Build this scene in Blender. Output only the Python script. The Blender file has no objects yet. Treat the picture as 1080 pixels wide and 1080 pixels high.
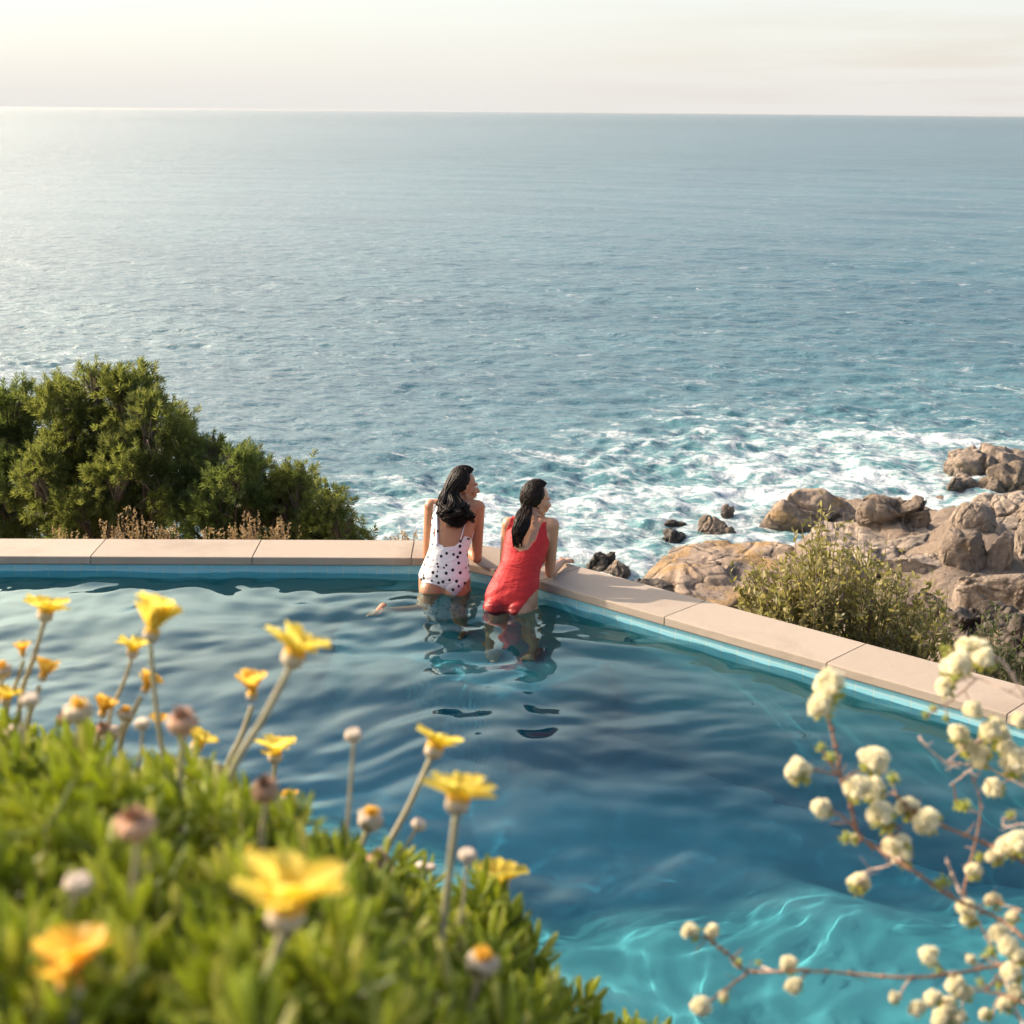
import bpy, bmesh, math, random
import numpy as np
from mathutils import Vector, Matrix

rng = np.random.default_rng(11)
random.seed(11)
scene = bpy.context.scene
COL = scene.collection
R = math.radians

# ------------------------------------------------------------------ camera
F = 1575.0                       # focal length in pixels of the 1080 photo
CAM = np.array((0.0, 0.0, 3.15))
PITCH = math.atan(422.5 / F)
ROLL = math.atan(10 / 1080)
_f = np.array((0, math.cos(PITCH), -math.sin(PITCH)))
_r0 = np.array((1.0, 0, 0))
_u0 = np.cross(_r0, _f)
RT = math.cos(ROLL) * _r0 + math.sin(ROLL) * _u0
UP = math.cos(ROLL) * _u0 - math.sin(ROLL) * _r0

def ray(px, py):
    return _f + RT * (px - 540) / F + UP * (540 - py) / F
def PD(px, py, d):               # point at a distance along the optical axis
    return CAM + ray(px, py) * d
def PZ(px, py, z):               # point on the level z
    r = ray(px, py)
    return CAM + r * ((z - CAM[2]) / r[2])
def PY(px, py, y):               # point at world y
    r = ray(px, py)
    return CAM + r * (y / r[1])

cd = bpy.data.cameras.new("camera")
cam = bpy.data.objects.new("camera", cd)
COL.objects.link(cam)
cd.sensor_width = 36
cd.lens = F / 1080 * 36
cd.clip_start = 0.05
cd.clip_end = 90000
cam.matrix_world = Matrix((
    (RT[0], UP[0], -_f[0], CAM[0]), (RT[1], UP[1], -_f[1], CAM[1]),
    (RT[2], UP[2], -_f[2], CAM[2]), (0, 0, 0, 1)))
cd.dof.use_dof = True
cd.dof.focus_distance = 10.2
cd.dof.aperture_fstop = 7.0
scene.camera = cam

# ------------------------------------------------------------------ light
SUN_AZ, SUN_EL = R(-65), R(27)   # azimuth from +Y, negative to the left
sd = bpy.data.lights.new("sun", 'SUN')
sd.energy = 5.0
sd.angle = R(0.53)
sd.color = (1.0, 0.82, 0.66)
sun = bpy.data.objects.new("sun", sd)
COL.objects.link(sun)
tosun = Vector((math.sin(SUN_AZ) * math.cos(SUN_EL), math.cos(SUN_AZ) * math.cos(SUN_EL), math.sin(SUN_EL)))
sun.rotation_euler = tosun.to_track_quat('Z', 'Y').to_euler()
sd.cycles.is_caustics_light = True

HAZE_K, HAZE_L, SUNSIDE_GLOW = 4.4, 3.38, 70.0
w = bpy.data.worlds.new("World")
scene.world = w
w.use_nodes = True
nt = w.node_tree
for n in list(nt.nodes):
    nt.nodes.remove(n)
sky = nt.nodes.new('ShaderNodeTexSky')
sky.sky_type = 'NISHITA'
sky.sun_disc = False
sky.sun_elevation = SUN_EL
sky.sun_rotation = SUN_AZ
sky.altitude = 20
sky.air_density = 1.0
sky.dust_density = 3.0
sky.ozone_density = 1.0
bg = nt.nodes.new('ShaderNodeBackground')
bg.inputs['Strength'].default_value = 0.14
out = nt.nodes.new('ShaderNodeOutputWorld')
sky.dust_density = 1.2
def wn(typ, **kw):
    n = nt.nodes.new('ShaderNode' + typ)
    for k, v in kw.items(): setattr(n, k, v)
    return n
def wput(s, v):
    if isinstance(v, bpy.types.NodeSocket): nt.links.new(v, s)
    else: s.default_value = v
def wmath(op, a, b=0.0):
    n = wn('Math', operation=op); wput(n.inputs[0], a); wput(n.inputs[1], b); return n.outputs[0]
def wmix(f, a, b, blend='MIX'):
    n = wn('Mix', data_type='RGBA', blend_type=blend); wput(n.inputs[0], f); wput(n.inputs[6], a); wput(n.inputs[7], b); return n.outputs[2]
tc = wn('TexCoord').outputs['Generated']
sx = wn('SeparateXYZ'); nt.links.new(tc, sx.inputs[0])
up = wmath('MAXIMUM', sx.outputs[2], 0.0)
dt = wn('VectorMath', operation='DOT_PRODUCT'); nt.links.new(tc, dt.inputs[0]); dt.inputs[1].default_value = tuple(tosun)
near = wmath('POWER', wmath('MAXIMUM', wmath('ADD', wmath('MULTIPLY', dt.outputs['Value'], .5), .5), 0.0), 9.0)
# a bright milky marine haze that thins out with height, plus an added sun-side glow
thin = wmath('POWER', 2.718, wmath('MULTIPLY', up, -HAZE_K))
lift = wmath('SUBTRACT', 1.0, wmath('POWER', 2.718, wmath('MULTIPLY', up, -7.0)))
gain = wmath('MULTIPLY', HAZE_L, wmath('ADD', 1.0, wmath('MULTIPLY', lift, .08)))
mr = wn('MapRange', interpolation_type='SMOOTHSTEP'); wput(mr.inputs[0], up); mr.inputs[1].default_value = .105; mr.inputs[2].default_value = .26
m2 = wn('MapRange', interpolation_type='SMOOTHSTEP'); wput(m2.inputs[0], up); m2.inputs[1].default_value = .26; m2.inputs[2].default_value = .5; m2.inputs[3].default_value = 1.0; m2.inputs[4].default_value = .12
glow = wmath('MULTIPLY', wmath('MULTIPLY', near, SUNSIDE_GLOW), wmath('MULTIPLY', mr.outputs[0], m2.outputs[0]))       # added sun-side sky glow, confined to a low band to brighten the sea
hz = wn('Mix', data_type='RGBA', blend_type='MULTIPLY'); hz.inputs[0].default_value = 1.0
cmb = wn('CombineXYZ')
for k in range(3): wput(cmb.inputs[k], gain)
low = wmath('POWER', 2.718, wmath('MULTIPLY', up, -45.0))
nt.links.new(wmix(low, (1.0, .985, .95, 1), (1.0, .97, .93, 1)), hz.inputs[6]); nt.links.new(cmb.outputs[0], hz.inputs[7])
# faint streaks of high cloud low over the horizon
mp = wn('Mapping'); nt.links.new(tc, mp.inputs[0]); mp.inputs['Scale'].default_value = (3.0, 3.0, 38.0)
cn = wn('TexNoise'); nt.links.new(mp.outputs[0], cn.inputs['Vector']); cn.inputs['Scale'].default_value = 1.6; cn.inputs['Detail'].default_value = 6
cr = wn('ValToRGB'); nt.links.new(cn.outputs['Fac'], cr.inputs[0])
cr.color_ramp.elements[0].position = .46; cr.color_ramp.elements[1].position = .66
right = wmath('MULTIPLY', cr.outputs[0], wmath('MINIMUM', wmath('MAXIMUM', wmath('MULTIPLY', wmath('ADD', sx.outputs[0], .02), 2.2), 0.0), 0.55))
hzc = wmix(right, hz.outputs[2], wmix(1.0, hz.outputs[2], (.90, .80, .75, 1), 'MULTIPLY'))
gc = wn('CombineXYZ')
for k, q_ in enumerate((1.0, .77, .50)): wput(gc.inputs[k], wmath('MULTIPLY', glow, q_))
final = wmix(1.0, wmix(thin, sky.outputs[0], hzc), gc.outputs[0], 'ADD')
nt.links.new(final, bg.inputs[0])
nt.links.new(bg.outputs[0], out.inputs[0])

vs = scene.view_settings
vs.view_transform = 'Standard'
vs.look = 'None'
vs.exposure = 0.84
vs.gamma = 1.0
cy = scene.cycles
cy.max_bounces = 8
cy.transparent_max_bounces = 12
cy.transmission_bounces = 6
cy.use_denoising = True

# ------------------------------------------------------------------ helpers
def setp(o, label=None, cat=None, group=None, kind=None):
    if label: o['label'] = label
    if cat: o['category'] = cat
    if group: o['group'] = group
    if kind: o['kind'] = kind
    return o

class MB:
    """collects quads and triangles, then links them as one mesh"""
    def __init__(s):
        s.v = []; s.q = []; s.t = []; s.n = 0
    def add(s, V, q=None, t=None):
        V = np.asarray(V, float).reshape(-1, 3)
        if q is not None and len(q): s.q.append(np.asarray(q, int).reshape(-1, 4) + s.n)
        if t is not None and len(t): s.t.append(np.asarray(t, int).reshape(-1, 3) + s.n)
        s.v.append(V); s.n += len(V)
        return s
    def arrays(s):
        V = np.concatenate(s.v) if s.v else np.zeros((0, 3))
        Q = np.concatenate(s.q) if s.q else np.zeros((0, 4), int)
        T = np.concatenate(s.t) if s.t else np.zeros((0, 3), int)
        return V, Q, T
    def mesh(s, name, smooth=True):
        V, Q, T = s.arrays()
        me = bpy.data.meshes.new(name)
        me.vertices.add(len(V))
        me.vertices.foreach_set('co', V.astype(np.float32).ravel())
        nl = Q.size + T.size
        me.loops.add(nl)
        me.loops.foreach_set('vertex_index', np.concatenate([Q.ravel(), T.ravel()]).astype(np.int32))
        me.polygons.add(len(Q) + len(T))
        st = np.concatenate([np.arange(len(Q)) * 4, Q.size + np.arange(len(T)) * 3]).astype(np.int32)
        me.polygons.foreach_set('loop_start', st)
        me.update(calc_edges=True)
        me.validate()
        me.polygons.foreach_set('use_smooth', np.full(len(me.polygons), smooth))
        return me
    def build(s, name, mat, parent=None, smooth=True, origin=None):
        if origin is not None:
            s.v = [v - np.asarray(origin) for v in s.v]
        me = s.mesh(name, smooth)
        o = bpy.data.objects.new(name, me)
        COL.objects.link(o)
        if mat: me.materials.append(mat)
        if origin is not None: o.location = tuple(origin)
        if parent is not None:
            o.parent = parent
            base = np.zeros(3); p = parent
            while p is not None:
                base = base + np.array(p.location); p = p.parent
            if origin is None: o.location = tuple(-base)
            else: o.location = tuple(np.asarray(origin) - base)
        return o

def empty(name, loc, label, cat, group=None):
    o = bpy.data.objects.new(name, None)
    o.empty_display_size = 0.1
    COL.objects.link(o)
    o.location = tuple(float(x) for x in loc)
    return setp(o, label, cat, group)

def nrm(v):
    v = np.asarray(v, float)
    return v / (np.linalg.norm(v, axis=-1, keepdims=True) + 1e-12)

def _h(ix, iy, iz, seed):
    h = (ix.astype(np.uint32) * np.uint32(374761393) + iy.astype(np.uint32) * np.uint32(668265263)
         + iz.astype(np.uint32) * np.uint32(2147483647) + np.uint32(seed) * np.uint32(974634777))
    h = (h ^ (h >> np.uint32(13))) * np.uint32(1274126177)
    h = (h ^ (h >> np.uint32(15))) * np.uint32(2246822519)
    return ((h ^ (h >> np.uint32(16))) & np.uint32(0xffffff)).astype(float) / 0xffffff * 2 - 1
def vnoise(p, seed=0):
    p = np.asarray(p, float)
    i = np.floor(p).astype(np.int64); f = p - i
    f = f * f * f * (f * (f * 6 - 15) + 10)
    r = 0
    with np.errstate(over='ignore'):
        for dx in (0, 1):
            for dy in (0, 1):
                for dz in (0, 1):
                    wgt = (f[:, 0] if dx else 1 - f[:, 0]) * (f[:, 1] if dy else 1 - f[:, 1]) * (f[:, 2] if dz else 1 - f[:, 2])
                    r = r + wgt * _h(i[:, 0] + dx, i[:, 1] + dy, i[:, 2] + dz, seed)
    return r
def fbm(p, oct=4, seed=0, gain=.5):
    r = 0; a = 1.0
    for k in range(oct):
        r = r + a * vnoise(p * 2 ** k + 17.3 * k, seed + k); a *= gain
    return r
def smooth(a, b, x):
    t = np.clip((x - a) / (b - a), 0, 1)
    return t * t * (3 - 2 * t)

def frames(P):
    P = np.asarray(P, float)
    T = np.gradient(P, axis=0)
    T = nrm(T)
    ref = np.array((0, 0, 1.0)) if abs(T[0][2]) < .9 else np.array((1.0, 0, 0))
    N = np.zeros_like(P)
    n = nrm(np.cross(T[0], ref))
    for i in range(len(P)):
        n = nrm(n - T[i] * np.dot(n, T[i]))
        N[i] = n
    return T, N, np.cross(T, N)
def tube(mb, P, rad, n=7, cap=True):
    P = np.asarray(P, float)
    rad = np.broadcast_to(np.asarray(rad, float), (len(P),)).copy()
    if cap:
        T = nrm(np.gradient(P, axis=0))
        P = np.concatenate([[P[0] - T[0] * rad[0] * .3], P, [P[-1] + T[-1] * rad[-1] * .3]])
        rad = np.concatenate([[rad[0] * .25], rad, [rad[-1] * .25]])
    T, N, B = frames(P)
    a = np.arange(n) * 2 * math.pi / n
    V = P[:, None] + rad[:, None, None] * (np.cos(a)[None, :, None] * N[:, None] + np.sin(a)[None, :, None] * B[:, None])
    m = len(P)
    i = np.arange(m - 1)[:, None] * n; j = np.arange(n)[None, :]; jn = (j + 1) % n
    q = np.stack([i + j, i + jn, i + n + jn, i + n + j], -1)
    t = []
    for k in range(1, n - 1):
        t.append((0, k + 1, k)); b = (m - 1) * n
        t.append((b, b + k, b + k + 1))
    mb.add(V, q, t)
    return mb
def spline(P, n=16):
    P = np.asarray(P, float)
    if len(P) == 2:
        t = np.linspace(0, 1, n)[:, None]
        return P[0] * (1 - t) + P[1] * t
    Q = np.concatenate([[2 * P[0] - P[1]], P, [2 * P[-1] - P[-2]]])
    o = []
    per = max(2, n // (len(P) - 1))
    for k in range(len(P) - 1):
        a, b, c, d = Q[k:k + 4]
        for t in np.linspace(0, 1, per, endpoint=False):
            o.append(.5 * (2 * b + (c - a) * t + (2 * a - 5 * b + 4 * c - d) * t * t + (3 * b - a - 3 * c + d) * t ** 3))
    o.append(P[-1])
    return np.array(o)
def ellipsoid(mb, c, r, Rm=None, nu=20, nv=12):
    u = np.arange(nu) * 2 * math.pi / nu
    v = np.linspace(0, math.pi, nv + 1)[1:-1]
    V = np.stack([np.sin(v)[:, None] * np.cos(u), np.sin(v)[:, None] * np.sin(u), np.cos(v)[:, None] * np.ones(nu)], -1).reshape(-1, 3)
    V = np.concatenate([V, [(0, 0, 1)], [(0, 0, -1)]]) * np.asarray(r)
    if Rm is not None: V = V @ np.asarray(Rm).T
    m = nv - 1
    q = [(a * nu + b, (a + 1) * nu + b, (a + 1) * nu + (b + 1) % nu, a * nu + (b + 1) % nu) for a in range(m - 1) for b in range(nu)]
    t = [(m * nu, b, (b + 1) % nu) for b in range(nu)] + [(m * nu + 1, (m - 1) * nu + (b + 1) % nu, (m - 1) * nu + b) for b in range(nu)]
    mb.add(V + np.asarray(c), q, t)
    return mb
def basis(d, spin=0.0):
    """rotation matrices (N,3,3) whose z axis is d, x axis turned by spin"""
    d = nrm(np.atleast_2d(d)); N = len(d)
    ref = np.where(np.abs(d[:, 2:3]) < .95, np.array([[0, 0, 1.0]]), np.array([[1.0, 0, 0]]))
    x = nrm(np.cross(ref, d)); y = np.cross(d, x)
    s = np.broadcast_to(np.asarray(spin, float), (N,))[:, None]
    x2 = x * np.cos(s) + y * np.sin(s); y2 = np.cross(d, x2)
    return np.stack([x2, y2, d], -1)
def scatter(mb, tv, tq, M, pos, scl):
    """many copies of a small template in one go"""
    N = len(pos)
    scl = np.broadcast_to(np.asarray(scl, float).reshape(N, -1) if np.ndim(scl) else np.full((N, 1), scl), (N, 3)) if np.ndim(scl) != 2 else np.asarray(scl)
    V = np.einsum('nij,nkj->nki', M, tv[None] * scl[:, None]) + np.asarray(pos)[:, None]
    q = np.asarray(tq)[None] + (np.arange(N) * len(tv))[:, None, None]
    mb.add(V.reshape(-1, 3), q.reshape(-1, 4))

# leaf templates: base at the origin, tip along z, face towards y
def leaf_t(prof, bend=.15, fold=.18):
    v = []; q = []
    for k, (z, wd) in enumerate(prof):
        v += [(-wd, -fold * wd + bend * z * z, z), (0, bend * z * z, z), (wd, -fold * wd + bend * z * z, z)]
        if k:
            a = 3 * (k - 1); b = 3 * k
            q += [(a, a + 1, b + 1, b), (a + 1, a + 2, b + 2, b + 1)]
    return np.array(v, float), q
LEAF = leaf_t([(0, .03), (.3, .17), (.65, .2), (1, .02)])
NEEDLE = leaf_t([(0, .05), (.5, .085), (1, .01)], .1)
def finger_t():
    v = []; q = []
    prof = [(0, .05), (.3, .09), (.65, .105), (.88, .075), (1, .015)]
    n = 5
    for k, (z, r) in enumerate(prof):
        for j in range(n):
            a = j * 2 * math.pi / n
            v.append((r * math.cos(a), .6 * r * math.sin(a) + .22 * z * z - .1 * z, z))
        if k:
            for j in range(n):
                q.append(((k - 1) * n + j, (k - 1) * n + (j + 1) % n, k * n + (j + 1) % n, k * n + j))
    return np.array(v), q
FINGER = finger_t()

# ------------------------------------------------------------------ materials
class NT:
    def __init__(s, name):
        s.m = bpy.data.materials.new(name); s.m.use_nodes = True
        s.t = s.m.node_tree
        for n in list(s.t.nodes): s.t.nodes.remove(n)
        s.out = s.new('OutputMaterial')
    def new(s, typ, **kw):
        n = s.t.nodes.new('ShaderNode' + typ)
        for k, v in kw.items():
            if k.startswith('i_'):
                key = k[2:]
                key = int(key) if key.isdigit() else key.replace('_', ' ')
                s.put(n.inputs[key], v)
            else: setattr(n, k, v)
        return n
    def put(s, sock, v):
        if isinstance(v, bpy.types.NodeSocket): s.t.links.new(v, sock)
        elif isinstance(v, (tuple, list)) and len(v) == 3 and sock.type == 'RGBA': sock.default_value = (*v, 1)
        else: sock.default_value = v
    def noise(s, scale, detail=4, rough=.55, vec=None, dist=0):
        n = s.new('TexNoise'); n.inputs['Scale'].default_value = scale
        n.inputs['Detail'].default_value = detail; n.inputs['Roughness'].default_value = rough
        n.inputs['Distortion'].default_value = dist
        if vec is not None: s.put(n.inputs['Vector'], vec)
        return n.outputs['Fac']
    def pos(s): return s.new('NewGeometry').outputs['Position']
    def obj(s): return s.new('TexCoord').outputs['Object']
    def island(s): return s.new('NewGeometry').outputs['Random Per Island']
    def mapping(s, vec, scale=(1, 1, 1), rot=(0, 0, 0)):
        n = s.new('Mapping'); s.put(n.inputs['Vector'], vec)
        n.inputs['Scale'].default_value = scale; n.inputs['Rotation'].default_value = rot
        return n.outputs[0]
    def ramp(s, fac, stops, mode='LINEAR'):
        n = s.new('ValToRGB'); s.put(n.inputs[0], fac)
        e = n.color_ramp.elements; n.color_ramp.interpolation = mode
        while len(e) < len(stops): e.new(.5)
        for x, (p, c) in zip(e, stops):
            x.position = p
            x.color = (*c, 1) if isinstance(c, (tuple, list)) else (c, c, c, 1)
        return n.outputs[0]
    def mix(s, fac, a, b, blend='MIX'):
        n = s.new('Mix', data_type='RGBA', blend_type=blend)
        s.put(n.inputs[0], fac); s.put(n.inputs[6], a); s.put(n.inputs[7], b)
        return n.outputs[2]
    def math(s, op, a, b=0.0, c=None):
        n = s.new('Math', operation=op); s.put(n.inputs[0], a); s.put(n.inputs[1], b)
        if c is not None: s.put(n.inputs[2], c)
        return n.outputs[0]
    def bump(s, h, dist=.01, strength=1.0, normal=None):
        n = s.new('Bump'); s.put(n.inputs['Height'], h)
        n.inputs['Distance'].default_value = dist; s.put(n.inputs['Strength'], strength)
        if normal is not None: s.put(n.inputs['Normal'], normal)
        return n.outputs[0]
    def bsdf(s, col, rough=.6, normal=None, spec=.5, **kw):
        n = s.new('BsdfPrincipled')
        s.put(n.inputs['Base Color'], col); s.put(n.inputs['Roughness'], rough)
        s.put(n.inputs['Specular IOR Level'], spec)
        if normal is not None: s.put(n.inputs['Normal'], normal)
        for k, v in kw.items(): s.put(n.inputs[k.replace('_', ' ')], v)
        return n.outputs[0]
    def end(s, sh):
        s.t.links.new(sh, s.out.inputs[0]); return s.m

def leaf_mat(name, cols, trans, tfac=.4, rough=.5):
    n = NT(name)
    c = n.ramp(n.island(), cols)
    d = n.bsdf(c, rough, spec=.35)
    tr = n.new('BsdfTranslucent'); n.put(tr.inputs[0], n.mix(.5, c, trans))
    mx = n.new('MixShader'); mx.inputs[0].default_value = tfac
    n.t.links.new(d, mx.inputs[1]); n.t.links.new(tr.outputs[0], mx.inputs[2])
    return n.end(mx.outputs[0])
def plain(name, c1, c2, scale=30, rough=.6, bump=0.0, spec=.4):
    n = NT(name)
    f = n.noise(scale, 5, .6, n.obj())
    c = n.mix(n.ramp(f, [(.35, 0.0), (.65, 1.0)]), c1, c2)
    return n.end(n.bsdf(c, rough, n.bump(f, bump) if bump else None, spec))

# ------------------------------------------------------------------ sea
SEA = -14.85
FOAM = [(932, 500, 1.7, 4), (988, 490, 1.8, 4), (655, 600, 1.5, 4), (700, 545, .6, 5), (620, 560, .6, 5), (960, 508, 2.2, 5), (905, 504, 1.5, 4), (845, 512, .8, 5), (785, 540, 1.5, 4), (722, 563, 1.5, 4), (675, 584, 1.6, 4),
        (640, 565, .7, 5), (560, 570, .55, 6), (425, 548, .8, 4), (400, 512, .55, 3), (700, 490, .30, 9), (865, 440, .36, 8),
        (960, 420, .24, 11), (1030, 406, .42, 6), (8, 378, .8, 4), (60, 388, .5, 5), (600, 505, .22, 9), (500, 545, .34, 6),
        (890, 472, .40, 6), (1000, 482, .5, 5), (800, 470, .30, 8), (755, 507, .50, 5)]
def build_sea():
    na, nr = 1050, 1000
    ang = np.linspace(R(-52), R(52), na)
    dep = np.concatenate([np.linspace(R(32), R(19.5), 60, endpoint=False), np.linspace(R(19.5), R(1.2), nr - 160, endpoint=False),
                          np.geomspace(R(1.2), R(.022), 100)])
    r = (CAM[2] - SEA) / np.tan(dep)
    X = r[:, None] * np.sin(ang); Y = r[:, None] * np.cos(ang)
    cell = np.gradient(r)[:, None] * np.ones(na)
    foam = np.zeros_like(X)
    for px, py, a, s in FOAM:
        c = PZ(px, py, SEA)
        k = 1 + np.hypot(c[0], c[1]) / 160
        foam += a * np.exp(-(((X - c[0]) / (s * k)) ** 2 + ((Y - c[1]) / (s * k)) ** 2))
    foam = np.minimum(foam, 2.2)
    Z = np.zeros_like(X); DX = np.zeros_like(X); DY = np.zeros_like(X)
    g = np.random.default_rng(5)
    main = R(-150)                                       # swell runs towards the shore, from the left
    for i in range(90):
        lam = 10 ** g.uniform(math.log10(.7), math.log10(46))
        th = main + g.normal(0, .42 if lam > 6 else .75)
        k = 2 * math.pi / lam
        a = .0105 * lam ** .86 if lam > 2 else .0125 * lam
        a *= .62
        if lam < 2.5: a *= .72
        if lam > 7: a *= .42
        if 2.5 < lam: a *= .62
        fade = smooth(.42, .12, cell / lam)
        if fade.max() <= 0: continue
        ph = k * (X * math.sin(th) + Y * math.cos(th)) + g.uniform(0, 6.28)
        Z += a * fade * np.sin(ph)
        DX -= a * .8 * fade * np.cos(ph) * math.sin(th); DY -= a * .8 * fade * np.cos(ph) * math.cos(th)
    near = smooth(.3, 1.2, foam) * (r[:, None] < 140)
    P = np.stack([X, Y, np.zeros_like(X)], -1).reshape(-1, 3)
    nb = fbm(P * .8, 3, 3).reshape(X.shape)
    Z += near * (.17 * nb + .05)
    X2 = X + DX; Y2 = Y + DY
    V = np.stack([X2, Y2, Z + SEA], -1).reshape(-1, 3)
    i = np.arange(len(r) - 1)[:, None] * na; j = np.arange(na - 1)[None]
    q = np.stack([i + j, i + j + 1, i + na + j + 1, i + na + j], -1).reshape(-1, 4)[:, ::-1]
    n = NT('sea_water')
    at = n.new('Attribute', attribute_name='foam').outputs['Fac']
    far = n.new('Attribute', attribute_name='far').outputs['Fac']
    p = n.pos()
    pm = n.mapping(p, (1, 1, 1), (0, 0, R(22)))
    ps = n.mapping(pm, (.55, 1.0, 1.0))
    f1 = n.noise(.42, 7, .62, ps, 1.2)
    f2 = n.noise(1.7, 5, .65, ps, 1.6)
    rd = n.math('SUBTRACT', 1.0, n.math('ABSOLUTE', n.math('MULTIPLY', n.math('SUBTRACT', n.noise(.62, 5, .6, ps, 1.8), .5), 4.0)))
    fs = n.math('ADD', n.math('ADD', n.math('MULTIPLY', f1, .45), n.math('MULTIPLY', f2, .27)), n.math('MULTIPLY', rd, .17))
    lim = n.math('ADD', fs, n.math('MULTIPLY', at, .056))
    mask = n.ramp(lim, [(.56, 0.0), (.74, 1.0)])
    big = n.noise(.035, 4, .6, ps, .5)
    deep = n.mix(n.ramp(big, [(.35, 0.0), (.65, 1.0)]), (.026, .092, .122), (.040, .120, .148))
    body = n.mix(n.math('MINIMUM', n.math('MULTIPLY', at, .42), 1.0), deep, (.085, .205, .215))
    rip = n.bump(n.noise(3.2, 4, .6, ps, .4), .10, n.math('SUBTRACT', 1.0, n.math('MULTIPLY', far, .35)))
    rip = n.bump(n.noise(1.0, 4, .62, ps, .3), .50, far, rip)
    rip = n.bump(n.noise(.3, 5, .65, ps, .3), 2.2, n.new('Attribute', attribute_name='far_b').outputs['Fac'], rip)
    rip = n.bump(n.noise(.07, 5, .65, ps, .3), 10.0, n.new('Attribute', attribute_name='vast').outputs['Fac'], rip)
    wat = n.bsdf(body, n.math('ADD', .10, n.math('MULTIPLY', far, .12)), rip, .5, IOR=1.33)
    fo = n.bsdf((.74, .75, .74), .8, n.bump(n.noise(2.2, 6, .6, p), .25), .2)
    mx = n.new('MixShader')
    n.t.links.new(mask, mx.inputs[0]); n.t.links.new(wat, mx.inputs[1]); n.t.links.new(fo, mx.inputs[2])
    m = n.end(mx.outputs[0])
    o = MB().add(V, q).build('sea', m)
    for nm, val in (('foam', foam), ('far', smooth(25, 150, r[:, None] * np.ones(na))), ('far_b', smooth(150, 700, r[:, None] * np.ones(na))), ('vast', smooth(500, 2600, r[:, None] * np.ones(na)))):
        a = o.data.attributes.new(nm, 'FLOAT', 'POINT')
        a.data.foreach_set('value', val.astype(np.float32).ravel())
    setp(o, kind='structure')
build_sea()

# ------------------------------------------------------------------ pool outline
ZC = 0.12                        # top of the coping, water at 0
l0, l1 = PZ(0, 586.6, ZC), PZ(400, 588.2, ZC)
r0, r1 = PZ(660, 639, ZC), PZ(1064, 753.5, ZC)
dl = nrm(l1 - l0)[:2]; dr = nrm(r1 - r0)[:2]
A = np.array([dl, -dr]).T
tt = np.linalg.solve(A, r0[:2] - l0[:2])
CORNER = l0[:2] + dl * tt[0]
def far_edge():
    a = PZ(436, 588.5, ZC)[:2]; b = PZ(552, 608.4, ZC)[:2]
    a = l0[:2] + dl * np.dot(a - l0[:2], dl); b = r0[:2] + dr * np.dot(b - r0[:2], dr)
    t = np.linspace(0, 1, 25)[:, None]
    arc = a * (1 - t) ** 2 + 2 * CORNER * t * (1 - t) + b * t * t
    L = l0[:2] + dl * ((-9.0 - l0[0]) / dl[0])
    e = r0[:2] + dr * ((3.55 - r0[1]) / dr[1])
    k1 = np.linspace(0, 1, 40, endpoint=False)[:, None]; k2 = np.linspace(0, 1, 41)[1:, None]
    return np.concatenate([L * (1 - k1) + a * k1, arc, b * (1 - k2) + e * k2])
EDGE = far_edge()
def normals(P):
    T = nrm(np.gradient(P, axis=0)); return np.stack([-T[:, 1], T[:, 0]], -1)   # left of travel = outside
EN = normals(EDGE)
ARC = np.concatenate([[0], np.cumsum(np.linalg.norm(np.diff(EDGE, axis=0), axis=1))])
def at_arc(s):
    p = np.stack([np.interp(s, ARC, EDGE[:, k]) for k in (0, 1)], -1)
    n = nrm(np.stack([np.interp(s, ARC, EN[:, k]) for k in (0, 1)], -1))
    return p, n
def arc_of(p):
    return ARC[np.argmin(np.linalg.norm(EDGE - p, axis=1))] if False else _arc(p)
def _arc(p):
    s = np.linspace(0, ARC[-1], 6000); q, _ = at_arc(s)
    return s[np.argmin(np.linalg.norm(q - p, axis=1))]
NEAR_Y = 3.55
LEFT_X = -9.0
def inside_dist(x, y):
    """distance to the two far walls, positive inside the pool"""
    nl = np.array((-dl[1], dl[0])); nr_ = np.array((-dr[1], dr[0]))
    a = -((x - l0[0]) * nl[0] + (y - l0[1]) * nl[1])
    b = -((x - r0[0]) * nr_[0] + (y - r0[1]) * nr_[1])
    return np.minimum(a, b)

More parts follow.
